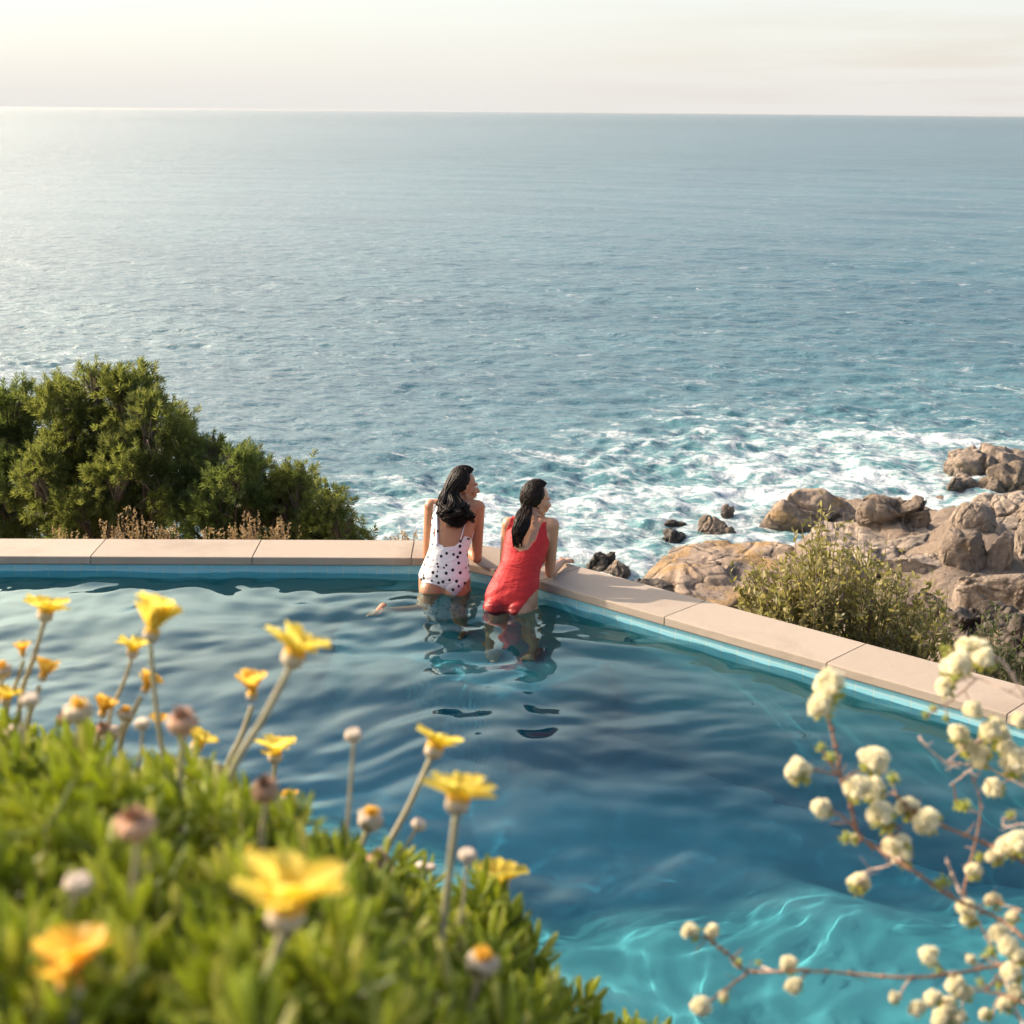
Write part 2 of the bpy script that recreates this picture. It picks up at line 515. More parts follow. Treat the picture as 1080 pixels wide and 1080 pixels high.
# ------------------------------------------------------------------ hillside
def hill_z(x, y):
    x = np.asarray(x, float); y = np.asarray(y, float)
    s = -inside_dist(x, y)
    s2 = s - 20 * smooth(3, 16, x) * smooth(8, 30, s)
    z = np.interp(s2, [-30, .3, .9, 2.0, 5.5, 10, 16, 26, 40, 60], [-2.3, -2.3, -.75, -1.5, -4.6, -8.6, -11.6, -13.6, -15.6, -17])
    P = np.stack([x.ravel(), y.ravel(), np.zeros(x.size)], -1)
    nz = fbm(P * .22, 4, 8).reshape(x.shape) * np.clip(s / 14, 0, 1) * 1.0 + fbm(P * 1.1, 3, 9).reshape(x.shape) * np.clip((s - .4) / 8, 0, .22)
    return z + nz
def build_hill():
    xs = np.concatenate([np.arange(-40, -8, .8), np.arange(-8, 14, .22), np.arange(14, 62, .5)])
    ys = np.concatenate([np.arange(-6, 3, .8), np.arange(3, 16, .2), np.arange(16, 75, .5)])
    X, Y = np.meshgrid(xs, ys)
    Z = hill_z(X, Y)
    V = np.stack([X, Y, Z], -1).reshape(-1, 3)
    i = np.arange(len(ys) - 1)[:, None] * len(xs); j = np.arange(len(xs) - 1)[None]
    q = np.stack([i + j, i + j + 1, i + len(xs) + j + 1, i + len(xs) + j], -1).reshape(-1, 4)
    n = NT('hill_soil')
    p = n.pos()
    f = n.noise(1.6, 8, .65, p); g = n.noise(.35, 5, .6, p)
    c = n.mix(n.ramp(g, [(.4, 0.0), (.6, 1.0)]), (.12, .085, .055), (.06, .055, .028))
    zz = n.new('SeparateXYZ'); n.put(zz.inputs[0], p)
    c = n.mix(n.ramp(n.math('MULTIPLY', zz.outputs[2], -.05), [(.5, 0.0), (.62, 1.0)]), c, (.22, .175, .135))
    c = n.mix(n.ramp(f, [(.35, 0.0), (.7, 1.0)]), c, (.20, .15, .105))
    o = MB().add(V, q).build('hillside', n.end(n.bsdf(c, .9, n.bump(f, .35), .2)))
    setp(o, kind='structure')
build_hill()

def march(px, py):
    """first point of the ray through a pixel on the hillside or the sea"""
    d = ray(px, py); t = np.geomspace(11, 160, 1500)
    P = CAM + d * t[:, None]
    hz = np.maximum(hill_z(P[:, 0], P[:, 1]), SEA)
    k = np.argmax(P[:, 2] < hz)
    return P[k], t[k]

# ------------------------------------------------------------------ rocks
def rock_mat(name, c1, c2, c3, lichen=None, lim=.55, wet=0.0):
    n = NT(name)
    p = n.pos()
    o = n.obj()
    big = n.noise(.5, 5, .6, p); fine = n.noise(7, 7, .7, p); mid = n.noise(2.0, 6, .65, p, .5)
    c = n.mix(n.ramp(big, [(.35, 0.0), (.62, 1.0)]), c1, c2)
    c = n.mix(n.ramp(mid, [(.48, 0.0), (.72, .85)]), c, c3)
    st = n.noise(1.2, 5, .65, n.mapping(p, (1.6, 1.6, .35)), .6)
    c = n.mix(n.ramp(st, [(.54, 0.0), (.70, .75)]), c, (.055, .045, .036))
    if lichen:
        c = n.mix(n.ramp(n.noise(.55, 6, .62, n.mapping(p, (1, 1, 1), (1, 2, 3)), .3), [(lim, 0.0), (lim + .1, .8)]), c, lichen)
    c = n.mix(n.ramp(fine, [(.3, 0.0), (.75, .5)]), c, (.07, .06, .05))
    z = n.new('SeparateXYZ'); n.put(z.inputs[0], p)
    zz = n.math('ADD', z.outputs[2], n.math('MULTIPLY', mid, .8))
    dry = n.ramp(n.math('MULTIPLY', n.math('ADD', zz, -SEA), .4), [(.18, 0.0), (.38, 1.0)])   # the tide wets the foot of a rock
    c = n.mix(dry, n.mix(.65, c, (.03, .026, .02)), c)
    cr = n.new('TexVoronoi', feature='DISTANCE_TO_EDGE'); cr.inputs['Scale'].default_value = .55
    n.put(cr.inputs['Vector'], n.mix(.25, p, n.new('TexNoise').outputs['Color']))
    b = n.bump(mid, .22, 1.0); b = n.bump(fine, .09, 1.0, b); b = n.bump(n.ramp(cr.outputs['Distance'], [(0.0, 0.0), (.05, 1.0)]), .12, 1.0, b)
    return n.end(n.bsdf(c, n.mix(dry, (.35,) * 3, (.85,) * 3), b, .3))
M_TAN = rock_mat('granite_tan', (.34, .268, .20), (.27, .212, .162), (.40, .325, .25))
M_PALE = rock_mat('granite_pale', (.41, .335, .262), (.35, .285, .22), (.46, .385, .305))
M_GOLD = rock_mat('granite_lichen', (.40, .30, .215), (.33, .25, .185), (.44, .34, .25), (.40, .245, .085), .50)
M_BROWN = rock_mat('granite_brown', (.28, .215, .155), (.20, .155, .115), (.35, .275, .205), (.30, .19, .08), .58)
M_DARK = rock_mat('granite_dark', (.13, .105, .085), (.09, .075, .06), (.18, .145, .115))

def ico(n):
    bm = bmesh.new(); bmesh.ops.create_icosphere(bm, subdivisions=n, radius=1.0); bm.verts.ensure_lookup_table()
    r = np.array([v.co[:] for v in bm.verts]), np.array([[v.index for v in f.verts] for f in bm.faces]); bm.free(); return r
ICO_L, ICOF_L = ico(6)
ICO_S, ICOF_S = ico(4)

def rock(box, mat, label, deep=.9, sq=.7, cuts=8, rough=1.0, yaw=0.0, hmul=1.0, seed=0, cracks=.45, top=None, tilt=0.0, lod=False, group='granite rocks along the shore'):
    x0, y0, x1, y1 = box
    base, t = march((x0 + x1) / 2, y1 - .12 * (y1 - y0))
    sc = t / F
    wd = (x1 - x0) * sc; D = wd * deep
    vd = np.array((base[0], base[1])); vd = vd / np.linalg.norm(vd)
    dlt = math.atan2(CAM[2] - base[2], np.hypot(base[0], base[1]))
    h = ((y1 - y0) * sc - .55 * D * math.sin(dlt)) / math.cos(dlt)
    h = max(h, .22 * wd) * hmul
    c = np.array((base[0] + vd[0] * D * .38, base[1] + vd[1] * D * .38, base[2]))
    g = np.random.default_rng(seed + int(x0 * 7 + y0))
    ICO, ICOF = (ICO_S, ICOF_S) if lod else (ICO_L, ICOF_L)
    v = np.sign(ICO) * np.abs(ICO) ** sq
    v = v / np.maximum(1, np.max(np.abs(v), axis=1, keepdims=True))
    v[:, 2] = np.where(v[:, 2] > 0, v[:, 2], v[:, 2] * .6)
    sz = np.array((wd / 2, D / 2, h))
    for k in range(cuts):
        nn = nrm(g.normal(0, 1, 3) * (1, 1, .7)); nn[2] = abs(nn[2])
        nn = nrm(nn); dlim = g.uniform(.56, .9)
        ex = np.maximum(v @ nn - dlim, 0)
        v = v - nn * (ex * .95)[:, None]
    p = v * sz
    u = nrm(ICO)
    off = g.uniform(0, 90, 3)
    s = max(wd, h)
    amp = .095 * s * rough
    nz = fbm(p / s * 1.9 + off, 5, 21) * amp
    rid = 1 - np.abs(fbm(p / s * 2.6 + off + 9, 3, 31))
    nz -= np.clip(rid - .78, 0, 1) * amp * 2.6 * (1 + cracks)
    nz += fbm(p * 2.2 + off, 4, 41) * .05 * rough
    if cracks:
        q = p / s * (3.4, 3.4, 2.4) + off + .35 * fbm(p / s * 3 + off, 2, 5)[:, None]
        cell = np.abs(vnoise(q, 77)); nz -= np.exp(-(cell / .07) ** 2) * .05 * s * cracks
    p = p + u * nz[:, None]
    if tilt:
        ct, st = math.cos(tilt), math.sin(tilt)
        p = np.stack([p[:, 0] * ct - p[:, 2] * st, p[:, 1], p[:, 0] * st + p[:, 2] * ct], -1)
    a = yaw - math.atan2(vd[0], vd[1])
    p = np.stack([p[:, 0] * math.cos(a) - p[:, 1] * math.sin(a), p[:, 0] * math.sin(a) + p[:, 1] * math.cos(a), p[:, 2]], -1)
    o = MB().add(p, t=ICOF).build('rock', mat)
    o.location = c
    return setp(o, label, 'rock', group)
ROCKS = [
    # box in the photo, material, label, options
    ((972, 471, 1112, 512), M_TAN, 'large tan rock ridge rising behind the white breaking surf', dict(deep=.6, sq=.8, rough=1.1, hmul=.9)),
    ((1018, 497, 1105, 526), M_BROWN, 'long low brown rock just in front of the far rock ridge', dict(deep=.5)),
    ((1020, 508, 1112, 560), M_PALE, 'pale sunlit rock slope between the surf and the frame edge', dict(deep=1.2, sq=.75, hmul=.7)),
    ((1058, 522, 1104, 562), M_BROWN, 'brown rounded rock above the tall split boulders', dict(deep=.9)),
    ((990, 496, 1040, 520), M_TAN, 'wet low rock half covered by the white surf', dict(deep=.7, hmul=.6)),
    ((792, 519, 912, 560), M_GOLD, 'long smooth tan mound of rock at the edge of the foam', dict(deep=.55, sq=.95, rough=.6, cuts=2)),
    ((905, 515, 1000, 562), M_BROWN, 'big brown boulder covered in lumpy cracks', dict(deep=.7, sq=.8, cracks=1.3, rough=1.2)),
    ((1002, 531, 1050, 561), M_TAN, 'smooth egg shaped boulder right of the lumpy boulder', dict(deep=.8, sq=1.0, rough=.5, cuts=1)),
    ((989, 555, 1048, 605), M_BROWN, 'blocky rounded boulder with a golden stain on its top', dict(deep=.9, sq=.6, rough=.6, cuts=4, seed=4, hmul=.8)),
    ((1038, 556, 1067, 604), M_TAN, 'narrow leaning slab of rock beside a dark crack', dict(deep=.9, sq=.5, rough=.4, cuts=3, tilt=-.16, hmul=.85)),
    ((1064, 542, 1098, 604), M_PALE, 'tall pale boulder right of the narrow leaning slab', dict(deep=.9, sq=.6, rough=.5)),
    ((670, 568, 866, 656), M_GOLD, 'wide sloping rock slab stained orange with lichen', dict(deep=1.35, sq=.85, rough=.6, cuts=4, hmul=.9, tilt=.10)),
    ((846, 556, 1004, 606), M_PALE, 'broad flat pale rock shelf in front of the lumpy boulder', dict(deep=1.2, sq=.62, rough=.7, cuts=5, hmul=.55)),
    ((930, 578, 1000, 610), M_PALE, 'small whitish rock block on the near edge of the pale shelf', dict(deep=.6, sq=.55, rough=.4)),
    ((1006, 602, 1096, 645), M_TAN, 'flat topped rock ledge with a dark shaded front', dict(deep=.7, sq=.45, rough=.5, cuts=2)),
    ((1066, 612, 1104, 646), M_BROWN, 'rounded brown rock in front of the flat topped ledge', dict(deep=.9, cracks=.8)),
    ((985, 630, 1085, 680), M_DARK, 'dark jagged rock below the flat topped ledge', dict(deep=.7, sq=.6, cracks=1.2, rough=1.4)),
    ((930, 618, 1012, 664), M_BROWN, 'brown rock partly hidden behind the olive shrub', dict(deep=.7)),
    ((1040, 655, 1130, 715), M_DARK, 'dark broken rock lowest on the slope by the green bush', dict(deep=.8, sq=.6, cracks=1.0, rough=1.3)),
    ((800, 596, 930, 660), M_TAN, 'tan rock behind the middle of the olive shrub', dict(deep=.6, sq=.7)),
    ((735, 549, 777, 569), M_BROWN, 'brown flat topped rock standing in the foam', dict(deep=.7, sq=.6)),
    ((757, 557, 776, 569), M_BROWN, 'small rounded rock touching the flat topped rock in the foam', dict(deep=.8)),
    ((693, 557, 724, 573), M_DARK, 'dark pointed rock in the foam left of the flat topped rock', dict(deep=.8, rough=1.3)),
    ((697, 550, 730, 559), M_DARK, 'thin dark rock barely above the foam', dict(deep=.4, hmul=.7)),
    ((760, 533, 775, 544), M_BROWN, 'smallest rock standing alone in the surf', dict(deep=.8)),
    ((620, 580, 654, 604), M_DARK, 'dark grey angular rock showing just over the pool edge', dict(deep=.9, sq=.6, rough=1.3, cracks=.8)),
    ((637, 592, 670, 612), M_BROWN, 'grey brown rock beside the dark angular rock at the pool edge', dict(deep=.9, sq=.7, rough=1.2)),
    ((655, 598, 720, 640), M_DARK, 'dark low rock under the pool edge before the orange slab', dict(deep=.7, hmul=.6)),
]
for box, m, lab, kw in ROCKS:
    rock(box, m, lab, **kw)


# ------------------------------------------------------------------ swimming pool
pool = empty('swimming_pool', (0, 7.5, -2.0), 'blue tiled swimming pool with a beige stone coping above the sea', 'swimming pool')
def stone_mat():
    n = NT('coping_sandstone'); p = n.pos()
    f = n.noise(60, 5, .7, p); g = n.noise(2.2, 6, .62, p); k = n.noise(9, 5, .6, p)
    c = n.mix(n.ramp(g, [(.3, 0.0), (.7, 1.0)]), (.435, .362, .287), (.388, .322, .252))
    oi = n.new('ObjectInfo').outputs['Random']
    c = n.mix(n.math('MULTIPLY', oi, .6), c, (.33, .272, .212))
    c = n.mix(n.ramp(f, [(.45, 0.0), (.75, .4)]), c, (.38, .31, .24))
    c = n.mix(n.ramp(k, [(.56, 0.0), (.75, .28)]), c, (.40, .32, .24))
    s_ = n.noise(1.1, 6, .7, p, .6)
    c = n.mix(n.ramp(s_, [(.52, 0.0), (.70, .55)]), c, (.25, .20, .15))
    dv = n.new('VectorMath', operation='DISTANCE'); n.put(dv.inputs[0], p); dv.inputs[1].default_value = (-.2, 10.0, .12)
    wet = n.ramp(n.math('ADD', n.math('MULTIPLY', dv.outputs['Value'], .8), n.math('MULTIPLY', g, .5)), [(.62, .75), (.78, 0.0)])   # splashed round the swimmers
    c = n.mix(wet, c, (.24, .19, .145))
    return n.end(n.bsdf(c, .8, n.bump(n.math('ADD', f, n.math('MULTIPLY', k, 2.0)), .0016), .3))
M_STONE = stone_mat()
def tile_mat():
    n = NT('glazed_blue_tile')
    uv = n.new('UVMap').outputs[0]
    b = n.new('TexBrick'); n.put(b.inputs['Vector'], uv)
    b.offset = 0.0; b.inputs['Scale'].default_value = 1
    b.inputs['Brick Width'].default_value = .115; b.inputs['Row Height'].default_value = .115
    b.inputs['Mortar Size'].default_value = .0035
    n.put(b.inputs['Color1'], (.22, .52, .61)); n.put(b.inputs['Color2'], (.27, .57, .65)); n.put(b.inputs['Mortar'], (.42, .56, .55))
    g = n.noise(4, 4, .6, n.pos())
    c = n.mix(n.ramp(g, [(.4, 0.0), (.7, .35)]), b.outputs['Color'], (.28, .56, .59))
    return n.end(n.bsdf(c, .25, n.bump(n.math('SUBTRACT', 1.0, b.outputs['Fac']), .002), .5))
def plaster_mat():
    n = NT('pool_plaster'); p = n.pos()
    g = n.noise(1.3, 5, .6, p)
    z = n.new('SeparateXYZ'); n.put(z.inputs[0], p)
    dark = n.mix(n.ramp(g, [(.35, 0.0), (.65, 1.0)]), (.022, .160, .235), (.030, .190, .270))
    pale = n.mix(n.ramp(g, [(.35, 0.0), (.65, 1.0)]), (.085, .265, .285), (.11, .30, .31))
    c = n.mix(n.ramp(n.math('MULTIPLY', z.outputs[2], -.5), [(.30, 0.0), (.85, 1.0)]), pale, dark)   # the water's darkening with depth painted in: pale shelf, dark blue below
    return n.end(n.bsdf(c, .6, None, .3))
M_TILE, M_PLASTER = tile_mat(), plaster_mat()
def concrete_mat():
    n = NT('rendered_concrete'); f = n.noise(5, 6, .65, n.pos())
    return n.end(n.bsdf(n.mix(f, (.22, .2, .17), (.33, .3, .26)), .9, n.bump(f, .006), .2))
M_CONC = concrete_mat()

def strip(sec, s0, s1, closed=True, caps=True, step=.08, uvmat=False):
    """sweep a section [(offset outwards, z)...] along the far edge"""
    s = np.linspace(s0, s1, max(2, int((s1 - s0) / step) + 1))
    p, n = at_arc(s)
    V = np.stack([np.concatenate([p + n * o, np.full((len(s), 1), z)], 1) for o, z in sec], 1)
    m = len(sec); q = []
    for i in range(len(s) - 1):
        for j in range(m if closed else m - 1):
            k = (j + 1) % m
            q.append((i * m + j, (i + 1) * m + j, (i + 1) * m + k, i * m + k))
    mb = MB().add(V.reshape(-1, 3), q)
    if caps and closed:
        e = (len(s) - 1) * m
        mb.add(V[0], None, [(0, k, k + 1) for k in range(1, m - 1)])
        mb.add(V[-1], None, [(0, k + 1, k) for k in range(1, m - 1)])
    return mb, s
CW = 0.45
SEAMS = [_arc(PZ(x, y, ZC)[:2]) for x, y in ((95.6, 586.6), (266, 587.4), (433.6, 588.6), (700.8, 650.5), (872, 699), (1062, 753))]
_mid = (SEAMS[2] + SEAMS[3]) / 2
SEAMS = SEAMS[:3] + [_mid] + SEAMS[3:]
_st = SEAMS[1] - SEAMS[0]
lo = SEAMS[0]
pre = []
while lo - _st > 0: lo -= _st; pre.append(lo)
post = []; hi = SEAMS[-1]
while hi + _st < ARC[-1]: hi += _st; post.append(hi)
cutsall = [0.0] + pre[::-1] + SEAMS + post + [ARC[-1]]
bv = .008
for a, b in zip(cutsall[:-1], cutsall[1:]):
    if b - a < .15: continue
    g = .004
    sec = [(0, ZC - .052), (0, ZC - bv), (bv * .3, ZC - bv * .3), (bv, ZC), (CW - bv, ZC), (CW - bv * .3, ZC - bv * .3), (CW, ZC - bv), (CW, ZC - .052)]
    mb, _ = strip(sec, a + g, b - g)
    mb.build('coping_stone', M_STONE, pool, smooth=False)
mb, _ = strip([(.006, ZC - .06), (.006, ZC - .012), (CW - .006, ZC - .012), (CW - .006, ZC - .06)], 0, ARC[-1])
mb.build('mortar_bed', M_CONC, pool, smooth=False)
mb, _ = strip([(.035, -2.05), (.035, ZC - .062), (CW - .03, ZC - .062), (CW + .1, -3.0), (.2, -3.0)], 0, ARC[-1])
wall = mb.build('wall', M_CONC, pool, smooth=False)
mb, s = strip([(.034, -.125), (.022, -.125), (.022, ZC - .0535), (.034, ZC - .0535)], 0, ARC[-1], caps=False)
tile = mb.build('tile_band', M_TILE, pool, smooth=False)
uvl = tile.data.uv_layers.new(name='UVMap')
vv = np.array([v.co[:] for v in tile.data.vertices])
arc_v = np.repeat(s, 4)
li = np.zeros(len(tile.data.loops), np.int32); tile.data.loops.foreach_get('vertex_index', li)
uv = np.stack([arc_v[li], vv[li, 2] + tile.location[2] + .0485], -1).astype(np.float32)
uvl.data.foreach_set('uv', uv.ravel())
mb, _ = strip([(.034, -2.1), (.024, -2.1), (.024, -.125), (.034, -.125)], 0, ARC[-1], caps=False)
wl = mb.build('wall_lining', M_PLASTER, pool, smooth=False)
# side and near walls with their own coping
E = EDGE[-1]
def box_mb(x0, y0, z0, x1, y1, z1):
    V = [(x, y, z) for x in (x0, x1) for y in (y0, y1) for z in (z0, z1)]
    return MB().add(V, [(0, 1, 3, 2), (4, 6, 7, 5), (0, 4, 5, 1), (2, 3, 7, 6), (0, 2, 6, 4), (1, 5, 7, 3)])
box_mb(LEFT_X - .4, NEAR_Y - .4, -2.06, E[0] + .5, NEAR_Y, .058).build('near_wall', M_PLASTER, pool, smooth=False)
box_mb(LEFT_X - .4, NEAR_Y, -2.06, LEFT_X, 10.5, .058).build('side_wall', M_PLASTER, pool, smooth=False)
k = LEFT_X - .4
while k < E[0]:
    k2 = min(k + 1.1, E[0] + .3)
    box_mb(k + .004, NEAR_Y - .45, .06, k2 - .004, NEAR_Y + .02, ZC).build('coping_stone', M_STONE, pool, smooth=False); k = k2

def floor_z(x, y):
    d = inside_dist(x, y)
    ledge = smooth(.86, .80, d) * smooth(1.15, 1.0, np.hypot(x + .2, y - 9.7))
    sh = y + .30 * np.sin(x * 1.3 + .5) + .16 * np.sin(x * 3.1 + .4) + .07 * np.sin(x * 7.3) + .16 * (x - .6)
    deep = -1.95 + (1.95 - .60) * smooth(7.9, 5.9, sh)
    return np.maximum(deep, -2.04 + (2.04 - .90) * ledge)
xs = np.arange(LEFT_X - .02, E[0] + .1, .05); ys = np.arange(NEAR_Y - .02, 10.6, .04)
X, Y = np.meshgrid(xs, ys); Z = floor_z(X, Y)
keep = (inside_dist(X, Y) > -.15)
i = np.arange(len(ys) - 1)[:, None] * len(xs); j = np.arange(len(xs) - 1)[None]
q = np.stack([i + j, i + j + 1, i + len(xs) + j + 1, i + len(xs) + j], -1).reshape(-1, 4)
q = q[keep.ravel()[q].all(1)]
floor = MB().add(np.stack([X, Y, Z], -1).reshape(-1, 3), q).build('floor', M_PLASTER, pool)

# water
def build_water():
    st = .022
    xs = np.arange(LEFT_X - .02, E[0] + .2, st); ys = np.arange(NEAR_Y - .05, 10.5, st)
    X, Y = np.meshgrid(xs, ys)
    Z = np.zeros_like(X); g = np.random.default_rng(3)
    P = np.stack([X.ravel(), Y.ravel(), 0 * X.ravel()], -1)
    wx = fbm(P * .7, 2, 2).reshape(X.shape); wy = fbm(P * .7, 2, 12).reshape(X.shape)
    gain = .55 + .45 * (vnoise(P * .45, 33).reshape(X.shape) * .5 + .5)
    gain = gain * (.54 + .10 * smooth(2.2, -1.2, X))          # the left half is ruffled more
    for i in range(60):
        lam = 10 ** g.uniform(math.log10(.13), math.log10(1.9))
        th = R(25) + g.normal(0, .8)
        k = 2 * math.pi / lam
        a = .0021 * lam ** 1.05 * (1.25 if .3 < lam < .9 else .8) * (1.5 if lam < .45 else 1)
        ph = k * ((X + .22 * wx) * math.sin(th) + (Y + .22 * wy) * math.cos(th)) + g.uniform(0, 6.28)
        s = np.sin(ph)
        Z += a * gain * (s + .22 * np.sin(2 * ph + 1.5))
    # rings from the swimmers
    for cx, cy_, a in ((-.45, 9.6, .004), (.05, 9.2, .004), (-.86, 9.1, .004)):
        rr = np.hypot(X - cx, Y - cy_)
        Z += a * np.sin(rr * 2 * math.pi / .24) * np.exp(-rr / .55)
    keep = inside_dist(X, Y) > -.03
    i = np.arange(len(ys) - 1)[:, None] * len(xs); j = np.arange(len(xs) - 1)[None]
    q = np.stack([i + j, i + j + 1, i + len(xs) + j + 1, i + len(xs) + j], -1).reshape(-1, 4)
    q = q[keep.ravel()[q].all(1)]
    used = np.unique(q); idx = np.zeros(X.size, int); idx[used] = np.arange(len(used))
    n = NT('pool_water')
    gl = n.new('BsdfGlass'); gl.inputs['IOR'].default_value = 1.33; gl.inputs['Roughness'].default_value = 0.0
    n.put(gl.inputs['Color'], (.70, .93, .97))
    o = MB().add(np.stack([X, Y, Z], -1).reshape(-1, 3)[used], idx[q]).build('pool_water', n.end(gl.outputs[0]))
    o.cycles.is_caustics_caster = True
    return setp(o, kind='structure')
water = build_water()
for o in (floor, wl, tile, bpy.data.objects['near_wall'], bpy.data.objects['side_wall']):
    o.cycles.is_caustics_receiver = True

# bank below the flowers and the terrace the photograph is taken from
def bank_z(x, y):
    z = np.interp(y, [-3, .2, .55, 1.7, 3.05, 3.2], [1.5, 1.5, 1.7, 1.72, .10, .05])
    P = np.stack([x.ravel(), y.ravel(), 0 * x.ravel()], -1)
    return z + .05 * fbm(P * 2.5, 4, 61).reshape(x.shape) * (y > .2)
xs = np.arange(-9.5, 9, .1); ys = np.concatenate([np.arange(-6, .2, .4), np.arange(.2, 3.15, .06)])
X, Y = np.meshgrid(xs, ys); Z = bank_z(X, Y)
i = np.arange(len(ys) - 1)[:, None] * len(xs); j = np.arange(len(xs) - 1)[None]
q = np.stack([i + j, i + j + 1, i + len(xs) + j + 1, i + len(xs) + j], -1).reshape(-1, 4)
M_SOIL = plain('bank_soil', (.07, .05, .03), (.14, .10, .065), 14, .95, .02, .15)
setp(MB().add(np.stack([X, Y, Z], -1).reshape(-1, 3), q).build('bank', M_SOIL), kind='structure')

# ------------------------------------------------------------------ people
def skin_mat(name, c1, c2):
    n = NT(name); p = n.obj()
    f = n.noise(6, 4, .6, p); g = n.noise(180, 3, .6, p)
    c = n.mix(n.ramp(f, [(.35, 0.0), (.65, 1.0)]), c1, c2)
    return n.end(n.bsdf(c, .42, n.bump(g, .0006), .45, Subsurface_Weight=.12, Subsurface_Radius=(.02, .008, .004), Subsurface_Scale=1.0))
def cap_chain(mb, P, r, n=12):
    """tapered limb with rounded ends"""
    P = np.asarray(P, float); r = np.asarray(r, float)
    S = spline(P, 8 * (len(P) - 1)) if len(P) > 2 else spline(P, 8)
    rr = np.interp(np.linspace(0, len(P) - 1, len(S)), np.arange(len(P)), r)
    tube(mb, S, rr, n)
    ellipsoid(mb, P[0], [r[0]] * 3); ellipsoid(mb, P[-1], [r[-1]] * 3)
def loft(mb, secs, n=28):
    """secs: centre, half width along x-dir, half depth; x dir given per section"""
    C = np.array([s[0] for s in secs]); hw = np.array([s[1] for s in secs]); hd = np.array([s[2] for s in secs])
    X = nrm(np.array([s[3] for s in secs]))
    t = np.linspace(0, len(secs) - 1, 5 * len(secs))
    def ip(a): 
        a = np.asarray(a, float)
        if a.ndim == 1: return np.interp(t, np.arange(len(secs)), a)
        return spl(a)
    def spl(a):
        return np.stack([np.interp(t, np.arange(len(secs)), a[:, k]) for k in range(3)], -1)
    C2, X2 = spl(C), nrm(spl(X)); w2, d2 = ip(hw), ip(hd)
    T = nrm(np.gradient(C2, axis=0)); Yv = nrm(np.cross(T, X2)); Xv = np.cross(Yv, T)
    a = np.arange(n) * 2 * math.pi / n
    e = .85
    ca = np.sign(np.cos(a)) * np.abs(np.cos(a)) ** e; sa = np.sign(np.sin(a)) * np.abs(np.sin(a)) ** e
    V = C2[:, None] + Xv[:, None] * (w2[:, None] * ca)[..., None] + Yv[:, None] * (d2[:, None] * sa)[..., None]
    m = len(C2)
    q = [(i * n + j, i * n + (j + 1) % n, (i + 1) * n + (j + 1) % n, (i + 1) * n + j) for i in range(m - 1) for j in range(n)]
    t_ = [(0, k + 1, k) for k in range(1, n - 1)] + [((m - 1) * n, (m - 1) * n + k, (m - 1) * n + k + 1) for k in range(1, n - 1)]
    mb.add(V.reshape(-1, 3), q, t_)
def hand(mb, wrist, direction, palm_n, side, curl=.35, sc=1.0):
    """palm, four unequal bent fingers and a thumb; palm_n points away from the back of the hand"""
    d = nrm(direction); pn = np.asarray(palm_n, float); pn = nrm(pn - d * np.dot(pn, d)); s = np.cross(d, pn) * side
    L = .085 * sc
    for k in range(4):
        o = (k - 1.5) * .019 * sc
        cap_chain(mb, [wrist + s * o * .55, wrist + d * L * (1 - .05 * abs(k - 1.3)) + s * o], [.014 * sc, .0105 * sc], 8)
    for k, fl in enumerate((.066, .076, .071, .056)):
        o = (k - 1.5) * .0215 * sc
        a = wrist + d * L * (1 - .05 * abs(k - 1.3)) + s * o
        P = [a]; ang = curl * .4
        for seg in (.45, .32, .23):
            dd = d * math.cos(ang) + pn * math.sin(ang) + s * (k - 1.5) * .07
            P.append(P[-1] + nrm(dd) * fl * seg * sc * 1.05); ang += curl
        cap_chain(mb, P, [.0088 * sc, .0082 * sc, .0076 * sc, .0064 * sc], 8)
    b = wrist + d * .022 * sc - s * .026 * sc
    cap_chain(mb, [b, b - s * .022 * sc + d * .026 * sc + pn * .006, b - s * .03 * sc + d * .052 * sc + pn * .014], [.0125 * sc, .0095 * sc, .0075 * sc], 8)
def foot(mb, ankle, direction, up, sc=1.0):
    d = nrm(direction); u = nrm(np.asarray(up, float) - d * np.dot(up, d)); s = np.cross(d, u)
    heel = ankle - u * .055 * sc - d * .035 * sc
    cap_chain(mb, [heel, ankle - u * .058 * sc + d * .06 * sc, ankle - u * .066 * sc + d * .135 * sc], [.032 * sc, .030 * sc, .022 * sc])
    cap_chain(mb, [ankle, ankle - u * .03 * sc + d * .05 * sc, ankle - u * .062 * sc + d * .13 * sc], [.034 * sc, .032 * sc, .018 * sc])
    for k in range(5):
        o = (k - 2) * .0165 * sc
        a = ankle - u * .068 * sc + d * (.125 - .006 * k) * sc + s * o
        ln = (.055 if k == 0 else .045 - .005 * k) * sc
        cap_chain(mb, [a - d * .05 * sc - s * o * .3, a, a + d * ln - u * .006 * sc], [.016 * sc, .0125 * sc, .0085 * sc if k else .0105 * sc], 8)
def rotz(a):
    c, s = math.cos(a), math.sin(a); return np.array(((c, -s, 0), (s, c, 0), (0, 0, 1)))
def rotx(a):
    c, s = math.cos(a), math.sin(a); return np.array(((1, 0, 0), (0, c, -s), (0, s, c)))
def roty(a):
    c, s = math.cos(a), math.sin(a); return np.array(((c, 0, s), (0, 1, 0), (-s, 0, c)))
